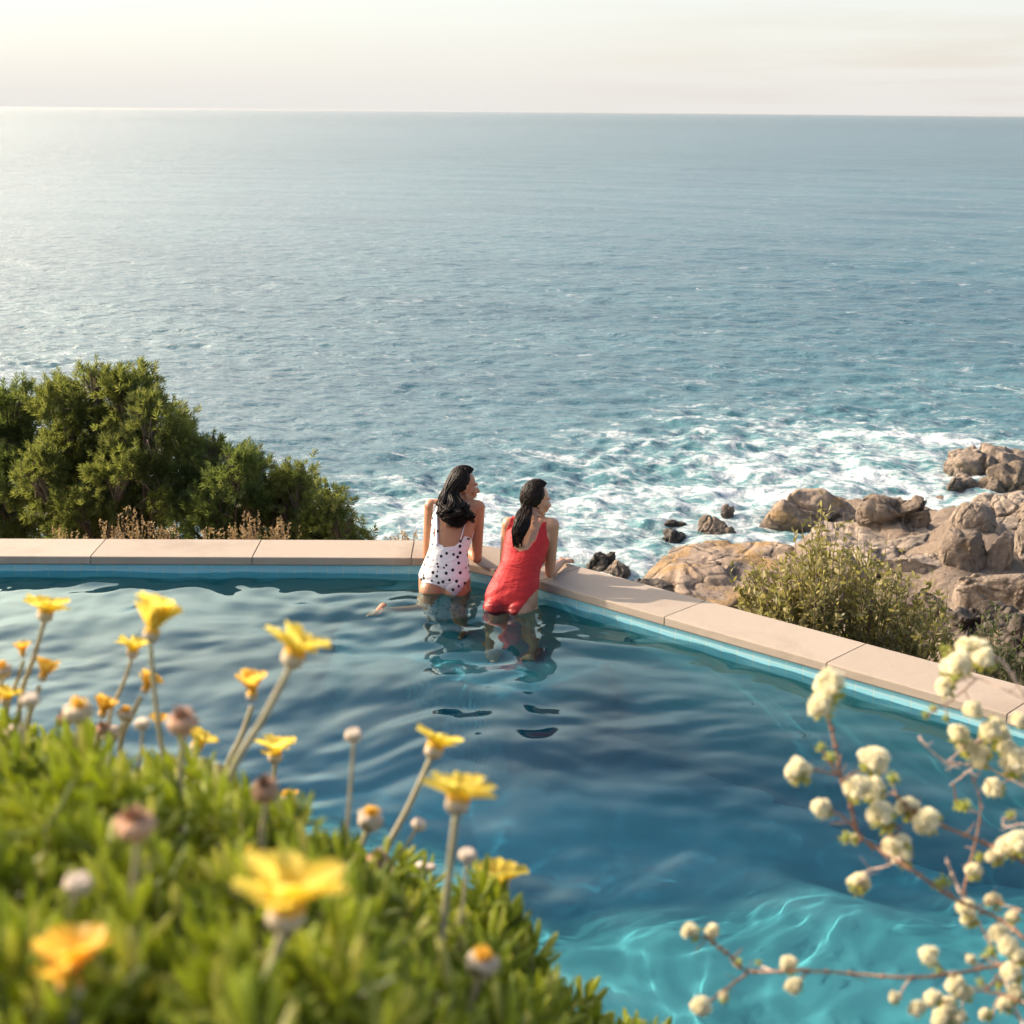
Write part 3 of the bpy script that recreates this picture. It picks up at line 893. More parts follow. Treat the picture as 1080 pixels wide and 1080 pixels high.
def head(mb, C, M, sc=.97):
    def E(c, r): ellipsoid(mb, C + M @ (np.array(c) * sc), np.array(r) * sc, M)
    def K(P, r): cap_chain(mb, [C + M @ (np.array(p) * sc) for p in P], np.array(r) * sc, 10)
    E((0, -.012, .022), (.074, .094, .092)); E((0, .026, -.028), (.062, .068, .092))
    E((0, .05, -.07), (.042, .034, .045)); K([(0, .062, -.098), (0, .066, -.1)], [.024, .022])
    K([(0, .088, .012), (0, .098, -.012), (0, .112, -.034)], [.009, .011, .0135])
    for s in (-1, 1):
        E((s * .011, .1, -.036), (.01, .011, .009))
        K([(s * .012, .092, .018), (s * .042, .078, .022)], [.011, .009])
        E((s * .04, .068, -.03), (.026, .024, .024))
        E((s * .075, -.006, -.012), (.010, .021, .031)); E((s * .078, .0, -.03), (.008, .012, .014))
        K([(s * .058, .01, -.06), (s * .03, .055, -.098)], [.02, .018])
    K([(-.016, .09, -.061), (0, .097, -.058), (.016, .09, -.061)], [.007, .009, .007])
    K([(-.014, .088, -.074), (0, .094, -.075), (.014, .088, -.074)], [.007, .0095, .007])
def remesh(mb, name, vox, it=6):
    V, Q, T = mb.arrays()
    o = mb.build(name + '_source', None)
    md = o.modifiers.new('remesh', 'REMESH'); md.mode = 'VOXEL'; md.voxel_size = vox; md.use_smooth_shade = True
    sm = o.modifiers.new('smooth', 'SMOOTH'); sm.factor = .5; sm.iterations = it
    dg = bpy.context.evaluated_depsgraph_get()
    me = bpy.data.meshes.new_from_object(o.evaluated_get(dg))
    old = o.data
    bpy.data.objects.remove(o); bpy.data.meshes.remove(old)
    n = len(me.vertices); V = np.zeros(n * 3, np.float32); me.vertices.foreach_get('co', V); V = V.reshape(-1, 3).astype(float)
    N = np.zeros(n * 3, np.float32); me.vertices.foreach_get('normal', N); N = N.reshape(-1, 3).astype(float)
    F4 = [tuple(p.vertices) for p in me.polygons]
    bpy.data.meshes.remove(me)
    q = np.array([f for f in F4 if len(f) == 4]); t = np.array([f for f in F4 if len(f) == 3]).reshape(-1, 3)
    return V, N, q, t
def shell(V, N, q, mask, off):
    """cloth over the masked part of a body, with a turned edge"""
    fm = mask[q].all(1); qq = q[fm]
    used = np.unique(qq); idx = np.zeros(len(V), int); idx[used] = np.arange(len(used)); k = len(used)
    top = V[used] + N[used] * off; bot = V[used] + N[used] * -.002
    e = np.concatenate([qq[:, [0, 1]], qq[:, [1, 2]], qq[:, [2, 3]], qq[:, [3, 0]]])
    key = np.sort(e, 1); _, inv, cnt = np.unique(key, axis=0, return_inverse=True, return_counts=True)
    be = idx[e[cnt[inv.ravel()] == 1]]
    rim = np.stack([be[:, 1], be[:, 0], be[:, 0] + k, be[:, 1] + k], 1)
    return MB().add(np.concatenate([top, bot]), np.concatenate([idx[qq], rim]))

def torso_coords(V, secs):
    """t along the spine, lateral u, depth v (v<0 is the back) for every vertex"""
    C = np.array([s[0] for s in secs]); X = nrm(np.array([s[3] for s in secs]))
    tt = np.linspace(0, len(secs) - 1, 500)
    Cs = np.stack([np.interp(tt, np.arange(len(secs)), C[:, k]) for k in range(3)], -1)
    best = np.zeros(len(V), int); bd = np.full(len(V), 1e9)
    for i in range(500):
        T = nrm(Cs[min(i + 1, 499)] - Cs[max(i - 1, 0)])
        d = np.abs((V - Cs[i]) @ T) + .02 * np.linalg.norm(V - Cs[i], axis=1)
        k = d < bd; bd[k] = d[k]; best[k] = i
    xv = np.stack([np.interp(tt, np.arange(len(secs)), X[:, k]) for k in range(3)], -1)[best]
    D = V - Cs[best]
    T = nrm(np.gradient(Cs, axis=0))[best]
    yv = np.cross(T, xv)
    return tt[best], (D * xv).sum(1), (D * yv).sum(1)
def hair_mass(C, M, roots, path, spread, waves, mat, parent, n=340, seed=0, r=.0050, sc=.97, cap=True):
    g = np.random.default_rng(seed); mb = MB()
    P = [np.asarray(p, float) for p in path]
    CL = [(g.uniform(0, 6.28), g.uniform(3.2, 5.0) * (1 if waves > .01 else .6), *np.clip(g.normal(0, .55, 2), -1, 1), g.uniform(.72, 1.0)) for _ in range(30)]
    k = 0
    while k < n:
        d = nrm(g.normal(0, 1, 3))
        if not roots(d): continue
        k += 1
        p0 = C + M @ ((d * (.078, .098, .098) + (0, -.012, .022)) * sc)
        crown = C + M @ (np.array((.012, -.02, .118)) * sc)
        t = g.random() ** .8
        a = nrm(p0 - C)
        S = [crown * .55 + p0 * .45 + nrm(crown * .55 + p0 * .45 - C) * .016, p0 + a * .010]
        cl = CL[g.integers(0, len(CL))]
        u, v = g.normal(0, 1, 2) * .5
        ln = g.uniform(.72, 1.0)
        sx, sy = cl[2] + u * .22, cl[3] + v * .22; ln = cl[4] * g.uniform(.93, 1.03)
        for i, p in enumerate(P):
            w_ = spread[i]
            S.append(p + np.array((sx * w_, sy * w_ * .55, (1 - ln) * .10 * i)))
        S = spline(S, 34)
        m = np.linspace(0, 1, len(S))
        ph = cl[0] + g.normal(0, .35); fr = cl[1]
        wv = waves * smooth(.25, .8, m)
        S = S + np.stack([np.sin(ph + m * fr * 6.28), .6 * np.cos(ph * 1.3 + m * fr * 6.28), 0 * m], -1) * wv[:, None]
        tube(mb, S, np.interp(m, [0, .3, .8, 1], [r * .9, r * 1.15, r * .85, r * .25]), 5)
    if cap: ellipsoid(mb, C + M @ (np.array((0, -.024, .026)) * sc), np.array((.0795, .092, .095)) * sc, M)
    return mb.build('hair', mat, parent)

def fabric(name, base, dots=None):
    n = NT(name); p = n.obj()
    f = n.noise(40, 4, .6, p)
    c = n.mix(n.math('MULTIPLY', f, .25), base, tuple(x * .8 for x in base))
    if dots:
        v = n.new('TexVoronoi', feature='F1'); n.put(v.inputs['Vector'], n.mapping(p, (1, .55, 1)))
        v.inputs['Scale'].default_value = 27; v.inputs['Randomness'].default_value = .85
        c = n.mix(n.ramp(v.outputs['Distance'], [(.27, 1.0), (.32, 0.0)]), c, dots)
    z = n.new('SeparateXYZ'); n.put(z.inputs[0], n.pos())
    wet = n.ramp(n.math('ADD', n.math('MULTIPLY', z.outputs[2], 4.0), n.math('MULTIPLY', n.noise(9, 4, .6, p), .5)), [(.38, 1.0), (.56, 0.0)])   # soaked near the waterline
    c = n.mix(wet, c, n.mix(1.0, c, (.42, .38, .42), 'MULTIPLY'))
    fold = n.noise(5, 3, .55, n.mapping(p, (1.0, 1.0, 3.2), (0, R(20), 0)), .8)
    b = n.bump(fold, .020); b = n.bump(n.noise(300, 2, .5, p), .0006, 1.0, b)
    return n.end(n.bsdf(c, n.mix(wet, (.62,) * 3, (.3,) * 3), b, .3))
def hair_mat(name, c1, c2):
    n = NT(name)
    return n.end(n.bsdf(n.ramp(n.island(), [(.0, c1), (1.0, c2)]), .42, None, .15))
M_SKIN_A = skin_mat('skin_brown', (.44, .205, .105), (.38, .175, .09))
M_SKIN_B = skin_mat('skin_light', (.56, .29, .165), (.50, .25, .14))
M_HAIR_A = hair_mat('hair_black', (.006, .004, .003), (.020, .012, .008))
M_HAIR_B = hair_mat('hair_wet', (.007, .005, .004), (.026, .015, .009))
M_DOT = fabric('spotted_fabric', (.78, .74, .72), (.012, .011, .013))
M_RED = fabric('red_fabric', (.56, .024, .024))
n = NT('eye_white'); M_EYE = n.end(n.bsdf((.7, .66, .6), .2))

def person(name_label, y0, secs_px, neck, headpx, headM, arms, legs, skin, hairf, suitf, label):
    mb = MB()
    secs = []
    for (px, py, y, hw, hd, xd) in secs_px:
        secs.append((PY(px, py, y), hw, hd, np.array(xd, float)))
    loft(mb, secs)
    C = PY(*headpx)
    base = secs[-1][0]
    cap_chain(mb, [base - (0, 0, .03), base * .4 + C * .6 + headM @ np.array((0, -.02, -.06)) * .5, C + headM @ np.array((0, -.018, -.05))], [.062, .05, .05])
    head(mb, C, headM)
    for a in arms:
        sh, el, wr, hd_, pn, side = a
        chest = secs[4][0]
        cap_chain(mb, [chest * .45 + sh * .55 , sh], [.062, .05])
        cap_chain(mb, [base * .55 + sh * .45 + (0, 0, -.01), sh], [.045, .046])
        cap_chain(mb, [sh, sh * .6 + el * .4, el], [.048, .0435, .034])
        cap_chain(mb, [el, el * .65 + wr * .35, wr], [.035, .034, .024])
        hand(mb, wr, hd_, pn, side)
    for hp, kn, an, fd, fu in legs:
        cap_chain(mb, [hp, hp * .55 + kn * .45, kn], [.088, .076, .054])
        cap_chain(mb, [kn, kn * .62 + an * .38, an], [.053, .052, .034])
        foot(mb, an, fd, fu)
    # buttocks
    c0 = secs[1][0]; xd = nrm(secs[1][3]); back = nrm(np.cross(xd, (0, 0, 1.0))) 
    for s in (-1, 1):
        ellipsoid(mb, secs[0][0] + xd * s * .078 + back * .055 + (0, 0, .035), (.088, .085, .098))
    V, N, q, t = remesh(mb, name_label, .0042, 7)
    org = np.array((secs[0][0][0], secs[0][0][1], min(l[2][2] for l in legs) - .08))
    body = MB().add(V, q, t).build('person', skin, None, True, org)
    setp(body, label, 'person')
    body.cycles.is_caustics_receiver = True
    tt, u, v = torso_coords(V, secs)
    for s in (-1, 1):
        eyes = MB(); ellipsoid(eyes, C + headM @ (np.array((s * .033, .079, .003)) * .97), (.0115, .0115, .0115))
        eyes.build('eye', M_EYE, body)
    hairf(C, headM, body)
    suitf(V, N, q, tt, u, v, secs, body)
    return body

BEND = (1, 0, 0)
# --- woman in the spotted suit
yA = 9.70
secsA = [(468, 627, yA, .172, .115, BEND), (469, 610, yA + .02, .178, .125, BEND), (473, 581, yA + .08, .128, .096, BEND),
         (477, 560, yA + .15, .143, .098, BEND), (480, 543, yA + .21, .155, .096, BEND), (481, 532, yA + .25, .125, .075, BEND), (483, 526, yA + .265, .06, .055, BEND)]
eLA = PZ(451, 586, .165); eRA = PZ(503, 589, .165)
wLA = PZ(463, 575, .165); wRA = PZ(484, 574, .165)
headA_M = rotz(R(-76)) @ rotx(R(-8)) @ roty(R(-4))
HEADA = (489, 512, yA + .31)
kneeA = np.array((-.60, 9.50, -.21)); ankA = PZ(403, 651, -.068)
hA0 = PY(456, 624, yA + .0); hA1 = PY(484, 624, yA + .02)
legsA = [(hA0, kneeA, ankA, nrm(np.array((-.25, -.95, -.10))), nrm(np.array((.05, .1, -1.0)))),
         (hA1, np.array((hA1[0] + .0, yA + .03, -.44)), np.array((hA1[0] + .01, yA - .03, -.80)), np.array((.1, 1, 0)), np.array((0, 0, 1.0)))]
armsA = [(PY(455, 534, yA + .23), eLA, wLA, np.array((.6, .8, -.12)), np.array((0, 0, -1.0)), -1),
         (PY(504, 535, yA + .23), eRA, wRA, np.array((-.7, .6, -.12)), np.array((0, 0, -1.0)), 1)]
def hairA(C, M, body):
    path = [PY(474, 521, yA + .19), PY(477, 537, yA + .10), PY(481, 548, yA + .08), PY(484, 556, yA + .07)]
    hair_mass(C, M, lambda d: d[1] < .10 and (d[2] > -.35) or d[2] > .80, path, [.050, .078, .086, .075], .026, M_HAIR_A, body, 1000, 3, .0036)
def suitA(V, N, q, t, u, v, secs, body):
    zb = V[:, 2]
    back = v < 0
    hip_cut = zb > (-.02 + 1.15 * np.maximum(np.abs(u) - .075, 0) + .0)      # high leg opening
    low = np.interp(np.abs(u + .012), [0, .05, .09, .105], [2.02, 2.12, 2.45, 2.75])   # the scooped back
    body_part = (t < 4.9) & (np.abs(u) < .175)
    m = hip_cut & body_part & (np.where(back, t < low, t < 4.2)) & (t > .02)
    side = (t >= 2) & (t < 4.6) & (u < -.112) & (v > -.075) & (np.abs(u) < .15)
    m = m | side
    arm_far = np.zeros(len(V), bool)
    for a in armsA:
        for A_, B_, r_ in ((a[0], a[1], .056), (a[1], a[2], .046)):
            ab = B_ - A_; s = np.clip(((V - A_) @ ab) / (ab @ ab), .14, 1)
            arm_far |= np.linalg.norm(V - A_ - s[:, None] * ab, axis=1) < r_
    for l in legsA:
        arm_far |= (np.linalg.norm(V - l[1], axis=1) < .3)
    m &= ~arm_far
    suit = shell(V, N, q, m, .0045).build('swimsuit', M_DOT, body)
    def strap(pts, r):
        P = spline([np.asarray(p) for p in pts], 24)
        d = np.linalg.norm(V[None] - P[:, None], axis=2) if False else None
        Q = []
        for p in P:
            i = np.argmin(np.linalg.norm(V - p, axis=1)); Q.append(V[i] + N[i] * .004)
        Q = np.array(Q)
        for _ in range(3): Q[1:-1] = (Q[:-2] + Q[1:-1] * 2 + Q[2:]) / 4
        tube(MB_, Q, r, 6)
    for pts, r in (([PY(485, 577, yA - .05), PY(489, 560, yA + .05), PY(493, 540, yA + .13), PY(494, 531, yA + .2)], .0042),
                   ([PY(460, 575, yA), PY(459, 556, yA + .06), PY(460, 540, yA + .14), PY(464, 530, yA + .2)], .011)):
        MB_ = MB(); globals()['MB_'] = MB_
        strap(pts, r); MB_.build('shoulder_strap', M_DOT, suit)
person('woman', yA, secsA, None, HEADA, headA_M, armsA, legsA, M_SKIN_A, hairA, suitA,
       'woman with long wavy dark hair in a white black-spotted swimsuit leaning on the pool edge')

# --- woman in the red suit
yB = PZ(540, 645, 0)[1] + .10
XB = nrm(np.array((1, -.28, 0)))
secsB = [(538, 647, yB, .170, .115, XB), (540, 630, yB + .02, .176, .125, XB), (549, 598, yB + .10, .128, .098, XB),
         (554, 578, yB + .17, .143, .10, XB), (558, 563, yB + .23, .152, .096, XB), (560, 553, yB + .27, .125, .075, XB), (562, 546, yB + .29, .06, .055, XB)]
eRB = PZ(580, 604, .163); wRB = PZ(593, 592, .16)
eLB = PZ(532, 596, .163); wLB = PZ(556, 588, .16)
headB_M = rotz(R(-66)) @ rotx(R(-10))
HEADB = (565.5, 527, yB + .335)
hB0 = PY(527, 645, yB + .02); hB1 = PY(555, 645, yB - .01)
legsB = [(hB0, hB0 + (-.02, .03, -.44), hB0 + (-.03, -.02, -.80 - hB0[2]), np.array((-.1, 1, 0)), np.array((0, 0, 1.0))),
         (hB1, hB1 + (.02, .0, -.44), hB1 + (.05, -.06, -.80 - hB1[2]), np.array((.25, 1, 0)), np.array((0, 0, 1.0)))]
armsB = [(PY(537, 553, yB + .26), eLB, wLB, np.array((.8, .45, -.1)), np.array((0, 0, -1.0)), -1),
         (PY(582, 554, yB + .21), eRB, wRB, np.array((.35, .9, -.1)), np.array((0, 0, -1.0)), 1)]
def hairB(C, M, body):
    path = [PY(556, 536, yB + .25), PY(552, 550, yB + .15), PY(549, 563, yB + .10), PY(547, 577, yB + .07)]
    hair_mass(C, M, lambda d: d[1] < .08 and (d[2] > -.3) or d[2] > .82, path, [.035, .05, .042, .028], .007, M_HAIR_B, body, 800, 5, .0032)
def suitB(V, N, q, t, u, v, secs, body):
    zb = V[:, 2]; back = v < 0
    hip_cut = zb > (-.10 + .9 * np.maximum(np.abs(u) - .06, 0)) + np.where(u > 0, .9 * np.maximum(u - .0, 0), 0)
    low = np.interp(np.abs(u), [0, .05, .08, .093, .13], [2.55, 2.75, 3.3, 5.6, 5.6])
    side_ok = np.where(t > 3.3, np.abs(u) < np.interp(t, [3.3, 3.9, 4.5, 5.6], [.17, .135, .125, .12]), np.abs(u) < .19)
    m = hip_cut & np.where(back, t < low, t < 5.4) & side_ok & (t > -.02) & (t < 5.45)
    far = np.zeros(len(V), bool)
    for a in armsB:
        for A_, B_, r_ in ((a[0], a[1], .057), (a[1], a[2], .046)):
            ab = B_ - A_; s = np.clip(((V - A_) @ ab) / (ab @ ab), .18, 1)
            far |= np.linalg.norm(V - A_ - s[:, None] * ab, axis=1) < r_
    for l in legsB: far |= (np.linalg.norm(V - l[1], axis=1) < .30)
    far |= np.linalg.norm(V - PY(*HEADB), axis=1) < .135
    shell(V, N, q, m & ~far, .0045).build('swimsuit', M_RED, body)
person('woman', yB, secsB, None, HEADB, headB_M, armsB, legsB, M_SKIN_B, hairB, suitB,
       'woman with straight wet hair in a red low-backed swimsuit leaning on the pool corner')

# ------------------------------------------------------------------ trees behind the pool
M_BARK = plain('bark', (.10, .07, .05), (.18, .14, .10), 12, .9, .01, .15)
M_TREE = leaf_mat('evergreen_leaves', [(0, (.040, .068, .018)), (.5, (.075, .108, .028)), (.85, (.125, .150, .040)), (1, (.20, .18, .07))], (.32, .35, .06), .45)
M_TREE2 = leaf_mat('evergreen_leaves_dark', [(0, (.038, .068, .020)), (.6, (.070, .105, .030)), (1, (.13, .155, .045))], (.26, .32, .06), .42)
def tuft_t(nl, ln, spread, seed, tmpl=NEEDLE, wid=1.0):
    """one shoot: leaves in a rosette round a short twig"""
    g = np.random.default_rng(seed); mb = MB()
    for k in range(nl):
        a = k * 2.4 + g.normal(0, .2); h = (k / nl)
        el = spread * (1 - .75 * h) + g.normal(0, .12)
        d = np.array((math.cos(a) * math.sin(el), math.sin(a) * math.sin(el), math.cos(el)))
        M = basis(d, math.pi / 2 + a * 0)[0]
        L = ln * g.uniform(.75, 1.1)
        mb.add((tmpl[0] * (L * wid, L, L)) @ M.T + (0, 0, h * ln * .9), tmpl[1])
    V, Q, _ = mb.arrays()
    return V, Q
TUFTS = [tuft_t(15, 1.0, 1.15, s) for s in range(4)]
def tree(name, label, blobs, y, mat, per=420, size=.066, seed=0, group='evergreen trees beyond the pool wall', trunk_px=None):
    g = np.random.default_rng(seed)
    B = []
    for px, py, r, *dy in blobs:
        c = PY(px, py, y + (dy[0] if dy else g.normal(0, .3))); rr = r / F * c[1]
        B.append((c, rr))
    bx = np.mean([b[0][0] for b in B]); 
    if trunk_px is not None: bx = PY(trunk_px, 560, y)[0]
    bz = float(hill_z(np.array([bx]), np.array([y]))[0]) - .1
    t = empty(name, (bx, y, bz), label, 'tree', group)
    wood = MB()
    top = np.mean([b[0] for b in B], axis=0)
    fork = np.array((bx, y, bz)) * .35 + top * .65; fork[2] = min(fork[2], top[2] - .5)
    tr = spline([(bx, y, bz), (bx + .08, y, bz * .6 + fork[2] * .4), fork], 14)
    tube(wood, tr, np.linspace(.13, .07, len(tr)), 9)
    wood.build('trunk', M_BARK, t)
    limbs = MB()
    for c, rr in B:
        m = fork * .5 + c * .5 + np.array((0, 0, -.1)) + g.normal(0, .08, 3)
        s = spline([fork - (0, 0, .15 * g.random()), m, c + (0, 0, rr * .3)], 12)
        tube(limbs, s, np.linspace(.045, .010, len(s)), 6)
        for k in range(9):
            d = nrm(g.normal(0, 1, 3) + (0, 0, .5))
            s = spline([c * .6 + m * .4, c + d * rr * .45 + g.normal(0, .03, 3), c + d * rr * .95], 8)
            tube(limbs, s, np.linspace(.014, .004, len(s)), 5)
    limbs.build('limbs', M_BARK, t)
    cr = MB()
    for c, rr in B:
        N = int(per * (rr / .35) ** 2)
        # a blob is broken into sprays so that gaps stay between them
        ns = max(6, int(N / 26))
        dirs = nrm(g.normal(0, 1, (ns, 3)) + (0, 0, .25)); rad = rr * g.uniform(.50, 1.14, ns)
        sc = c + dirs * rad[:, None] * (1, 1, .95)
        k = g.integers(0, ns, N)
        off = g.normal(0, .060, (N, 3)) * (1, 1, 1.1)
        P = sc[k] + off
        D = nrm(dirs[k] * .8 + nrm(off) * .45 + (0, 0, .75) + g.normal(0, .25, (N, 3)))
        S = size * g.uniform(.65, 1.2, N)
        which = g.integers(0, len(TUFTS), N)
        for w_ in range(len(TUFTS)):
            s_ = which == w_
            if s_.any(): scatter(cr, *TUFTS[w_], basis(D[s_], g.uniform(0, 6.28, s_.sum())), P[s_], S[s_][:, None])
    cr.build('crown', mat, t)
    return t
tree('evergreen_tree', 'evergreen tree cut off by the left edge of the photo', [(-5, 462, 42), (-60, 470, 60), (30, 470, 42), (5, 520, 55), (-60, 540, 60), (30, 560, 45), (12, 432, 22), (45, 505, 35), (-20, 600, 60)], 16.6, M_TREE2, seed=1)
tree('evergreen_tree', 'tallest evergreen tree with a broad lumpy crown behind the stone coping',
     [(96, 428, 36), (132, 436, 36), (66, 440, 30), (160, 452, 34), (178, 476, 26), (110, 472, 48), (70, 490, 42), (150, 500, 44), (100, 530, 55), (160, 545, 42), (60, 545, 45), (100, 404, 16), (144, 406, 18), (128, 418, 20), (183, 448, 16), (128, 505, 36, -.8), (85, 545, 34, -.8), (165, 522, 30, -.8), (40, 510, 30, -.6), (110, 590, 60), (70, 412, 12)], 15.8, M_TREE, seed=2, trunk_px=110)
tree('evergreen_tree', 'dark evergreen tree sloping down right of the tallest evergreen',
     [(224, 486, 24), (250, 500, 26), (205, 515, 30), (272, 512, 22), (236, 530, 34), (275, 540, 30), (210, 560, 35), (222, 470, 12), (296, 520, 16), (232, 545, 26, -.7), (262, 528, 18, -.6), (255, 575, 40), (256, 480, 10)], 15.3, M_TREE2, seed=3, group='evergreen trees beyond the pool wall')
tree('evergreen_tree', 'small evergreen tree between the sloping dark one and the rounded end one', [(312, 512, 16), (300, 530, 20), (322, 532, 18), (306, 555, 24), (330, 560, 20), (318, 502, 9), (310, 590, 28)], 15.0, M_TREE, seed=4)
tree('evergreen_tree', 'small rounded evergreen tree at the open sea end of the tree row', [(346, 538, 18), (358, 552, 18), (336, 556, 20), (370, 560, 12), (350, 575, 24), (348, 525, 9), (366, 590, 20)], 14.7, M_TREE, seed=5)

# ------------------------------------------------------------------ stems with leaves or dry seed heads
def stem_plant(name, label, cat, mat, root_px, tips, y, leaf, nleaf, lsize, group=None, seed=0, spread=.5, branch=0, stem_r=.004, mat_stem=None, deep=.8, lo=.15):
    g = np.random.default_rng(seed)
    b = PY(*root_px, y); b[2] = float(hill_z(np.array([b[0]]), np.array([b[1]]))[0]) - .03
    t = empty(name, b, label, cat, group)
    st = MB(); lv = MB()
    for px, py, *dy in tips:
        tip = PY(px, py, y + (dy[0] if dy else g.normal(0, spread)))
        root = b + (np.array((tip[0], tip[1], b[2])) - b) * g.uniform(.25, .6)
        root[2] = float(hill_z(np.array([root[0]]), np.array([root[1]]))[0]) - .03
        mid = root * .5 + tip * .5 + g.normal(0, .04, 3) + (0, 0, .05)
        lines = [(spline([root, mid, tip], 14), 1.0)]
        for k in range(branch):
            u = g.uniform(.35, .9); i = int(u * 12)
            p = lines[0][0][i]; d = nrm(tip - root) * .9 + g.normal(0, .55, 3)
            L = np.linalg.norm(tip - root) * g.uniform(.12, .3)
            lines.append((spline([p, p + d * L * .5 + (0, 0, .01), p + nrm(d + (0, 0, .6)) * L], 8), .5))
        for S, q in lines:
            tube(st, S, np.linspace(stem_r * q, stem_r * .35 * q, len(S)), 5)
            N = max(3, int(nleaf * (1 if q == 1 else .4)))
            u = g.uniform(lo if q == 1 else .1, 1, N) * (len(S) - 1)
            i = np.minimum(u.astype(int), len(S) - 2); f = (u - i)[:, None]
            P = S[i] * (1 - f) + S[i + 1] * f
            T = nrm(S[i + 1] - S[i])
            D = nrm(T * g.uniform(.2, 1.1, (N, 1)) + nrm(g.normal(0, 1, (N, 3))) * deep)
            Z = lsize * g.uniform(.55, 1.2, N)
            scatter(lv, *leaf, basis(D, g.uniform(0, 6.28, N)), P, Z[:, None])
    st.build('stems', mat_stem or M_BARK, t)
    lv.build('leaves' if cat != 'dry plant' else 'seed_heads', mat, t)
    return t
M_OLIVE = leaf_mat('olive_leaves', [(0, (.12, .125, .038)), (.45, (.21, .20, .066)), (.8, (.33, .285, .11)), (1, (.44, .36, .19))], (.46, .42, .10), .42)
M_DRY = leaf_mat('dry_seed_heads', [(0, (.22, .15, .07)), (.5, (.36, .25, .12)), (1, (.50, .38, .20))], (.45, .30, .12), .35, .8)
M_GREENSH = leaf_mat('green_shrub_leaves', [(0, (.045, .06, .024)), (.6, (.075, .10, .036)), (1, (.15, .16, .06))], (.2, .25, .06), .34)
M_TWIG = plain('twig', (.13, .10, .07), (.22, .17, .11), 30, .8, 0, .2)
g = np.random.default_rng(40)
def outline(x):   # top of the olive shrub in the photo
    return np.interp(x, [775, 790, 810, 830, 850, 868, 880, 895, 910, 925, 940, 960, 980, 1000, 1012], [612, 592, 582, 578, 560, 548, 565, 575, 566, 580, 590, 604, 612, 628, 660])
tips = []
for k in range(165):
    x = g.uniform(778, 1008); tp = outline(x); lo_ = 640 + (x - 780) * .235
    y_ = tp + abs(g.normal(0, .30)) * (lo_ - tp) + g.uniform(0, 10)
    tips.append((x, min(y_, lo_ + 8), g.normal(.1, .28)))
tips += [(868, 520, .0), (862, 531, .1), (874, 536, -.1), (897, 548, .1), (936, 562, 0), (845, 550, .1), (986, 600, .1), (855, 542, 0), (882, 552, .05), (868, 540, .1), (905, 556, .1), (918, 566, 0), (838, 562, 0), (800, 580, .1), (952, 580, .1), (1000, 622, .1), (890, 540, -.1)]
stem_plant('olive_shrub', 'wide olive green shrub with upright shoots just outside the right coping', 'shrub', M_OLIVE, (890, 660), tips, 9.55, LEAF, 40, .052, seed=41, branch=3, stem_r=.005, mat_stem=M_TWIG, deep=.9)
tips = [(g.uniform(1030, 1130), g.uniform(640, 720), g.normal(0, .2)) for k in range(90)]
stem_plant('green_shrub', 'dark green shrub at the far right beyond the coping end', 'shrub', M_GREENSH, (1085, 700), tips, 8.9, LEAF, 44, .038, seed=42, branch=4, mat_stem=M_TWIG)
DRY = [((120, 560), [(106, 548), (128, 540), (137, 534), (146, 541), (116, 553), (122, 556), (150, 552)], 'tall tan seed heads standing in front of the tallest evergreen'),
       ((180, 560), [(160, 549), (172, 553), (178, 556), (185, 551), (167, 556)], 'short tan seed heads right of the tall seed heads behind the coping'),
       ((70, 562), [(62, 553), (70, 557), (84, 558), (90, 561)], 'lowest tan seed heads left of the tall seed heads behind the coping'),
       ((222, 562), [(213, 557), (220, 555), (230, 558), (238, 556)], 'sparse tan seed heads between the two taller dry clumps'),
       ((265, 560), [(250, 552), (258, 548), (264, 537), (270, 546), (262, 551), (245, 556)], 'pointed tan seed heads in front of the dark sloping evergreen'),
       ((295, 560), [(283, 553), (292, 549), (299, 545), (302, 551), (290, 556)], 'tan seed heads nearest the small rounded evergreen'),
       ((425, 566), [(418, 562), (426, 559), (432, 562), (440, 560), (412, 565)], 'low green and tan plant beside the woman in the spotted swimsuit')]
for k, (rt, tp, lab) in enumerate(DRY):
    tp2 = []
    for x, y_ in tp:
        for j in range(4): tp2.append((x + g.normal(0, 3.5), y_ + abs(g.normal(0, 3)), g.normal(0, .08)))
    stem_plant('seed_head_plant', lab, 'dry plant', M_DRY, rt, tp2, 11.3, LEAF, 42, .022, 'dry seed heads behind the left coping', seed=60 + k, branch=3, stem_r=.003, mat_stem=M_TWIG, deep=.8, lo=.55)
# more scrub on the slope so that it is clothed from the side as well

# ------------------------------------------------------------------ daisy bush in the foreground
RIDGE = np.array([PD(p[0], p[1] + 48 + 18 * max(0, min(1, (p[0] - 250) / 200)) + 16 * max(0, min(1, (p[0] - 430) / 60)), p[2]) for p in ((-260, 735, 1.95), (-60, 745, 1.95), (0, 768, 1.92), (60, 786, 1.9), (120, 806, 1.9), (200, 830, 1.86), (330, 872, 1.8), (400, 905, 1.8), (470, 940, 1.82), (540, 968, 1.86), (580, 1010, 1.92), (640, 1066, 2.02), (700, 1110, 2.1))])
FRONT = np.array([PD(*p) for p in ((-260, 1230, .62), (-60, 1230, .62), (0, 1230, .62), (60, 1230, .62), (120, 1230, .62), (200, 1225, .64), (330, 1220, .70), (400, 1220, .78), (470, 1215, .9), (540, 1210, 1.05), (580, 1205, 1.22), (640, 1190, 1.5), (700, 1170, 1.85))])
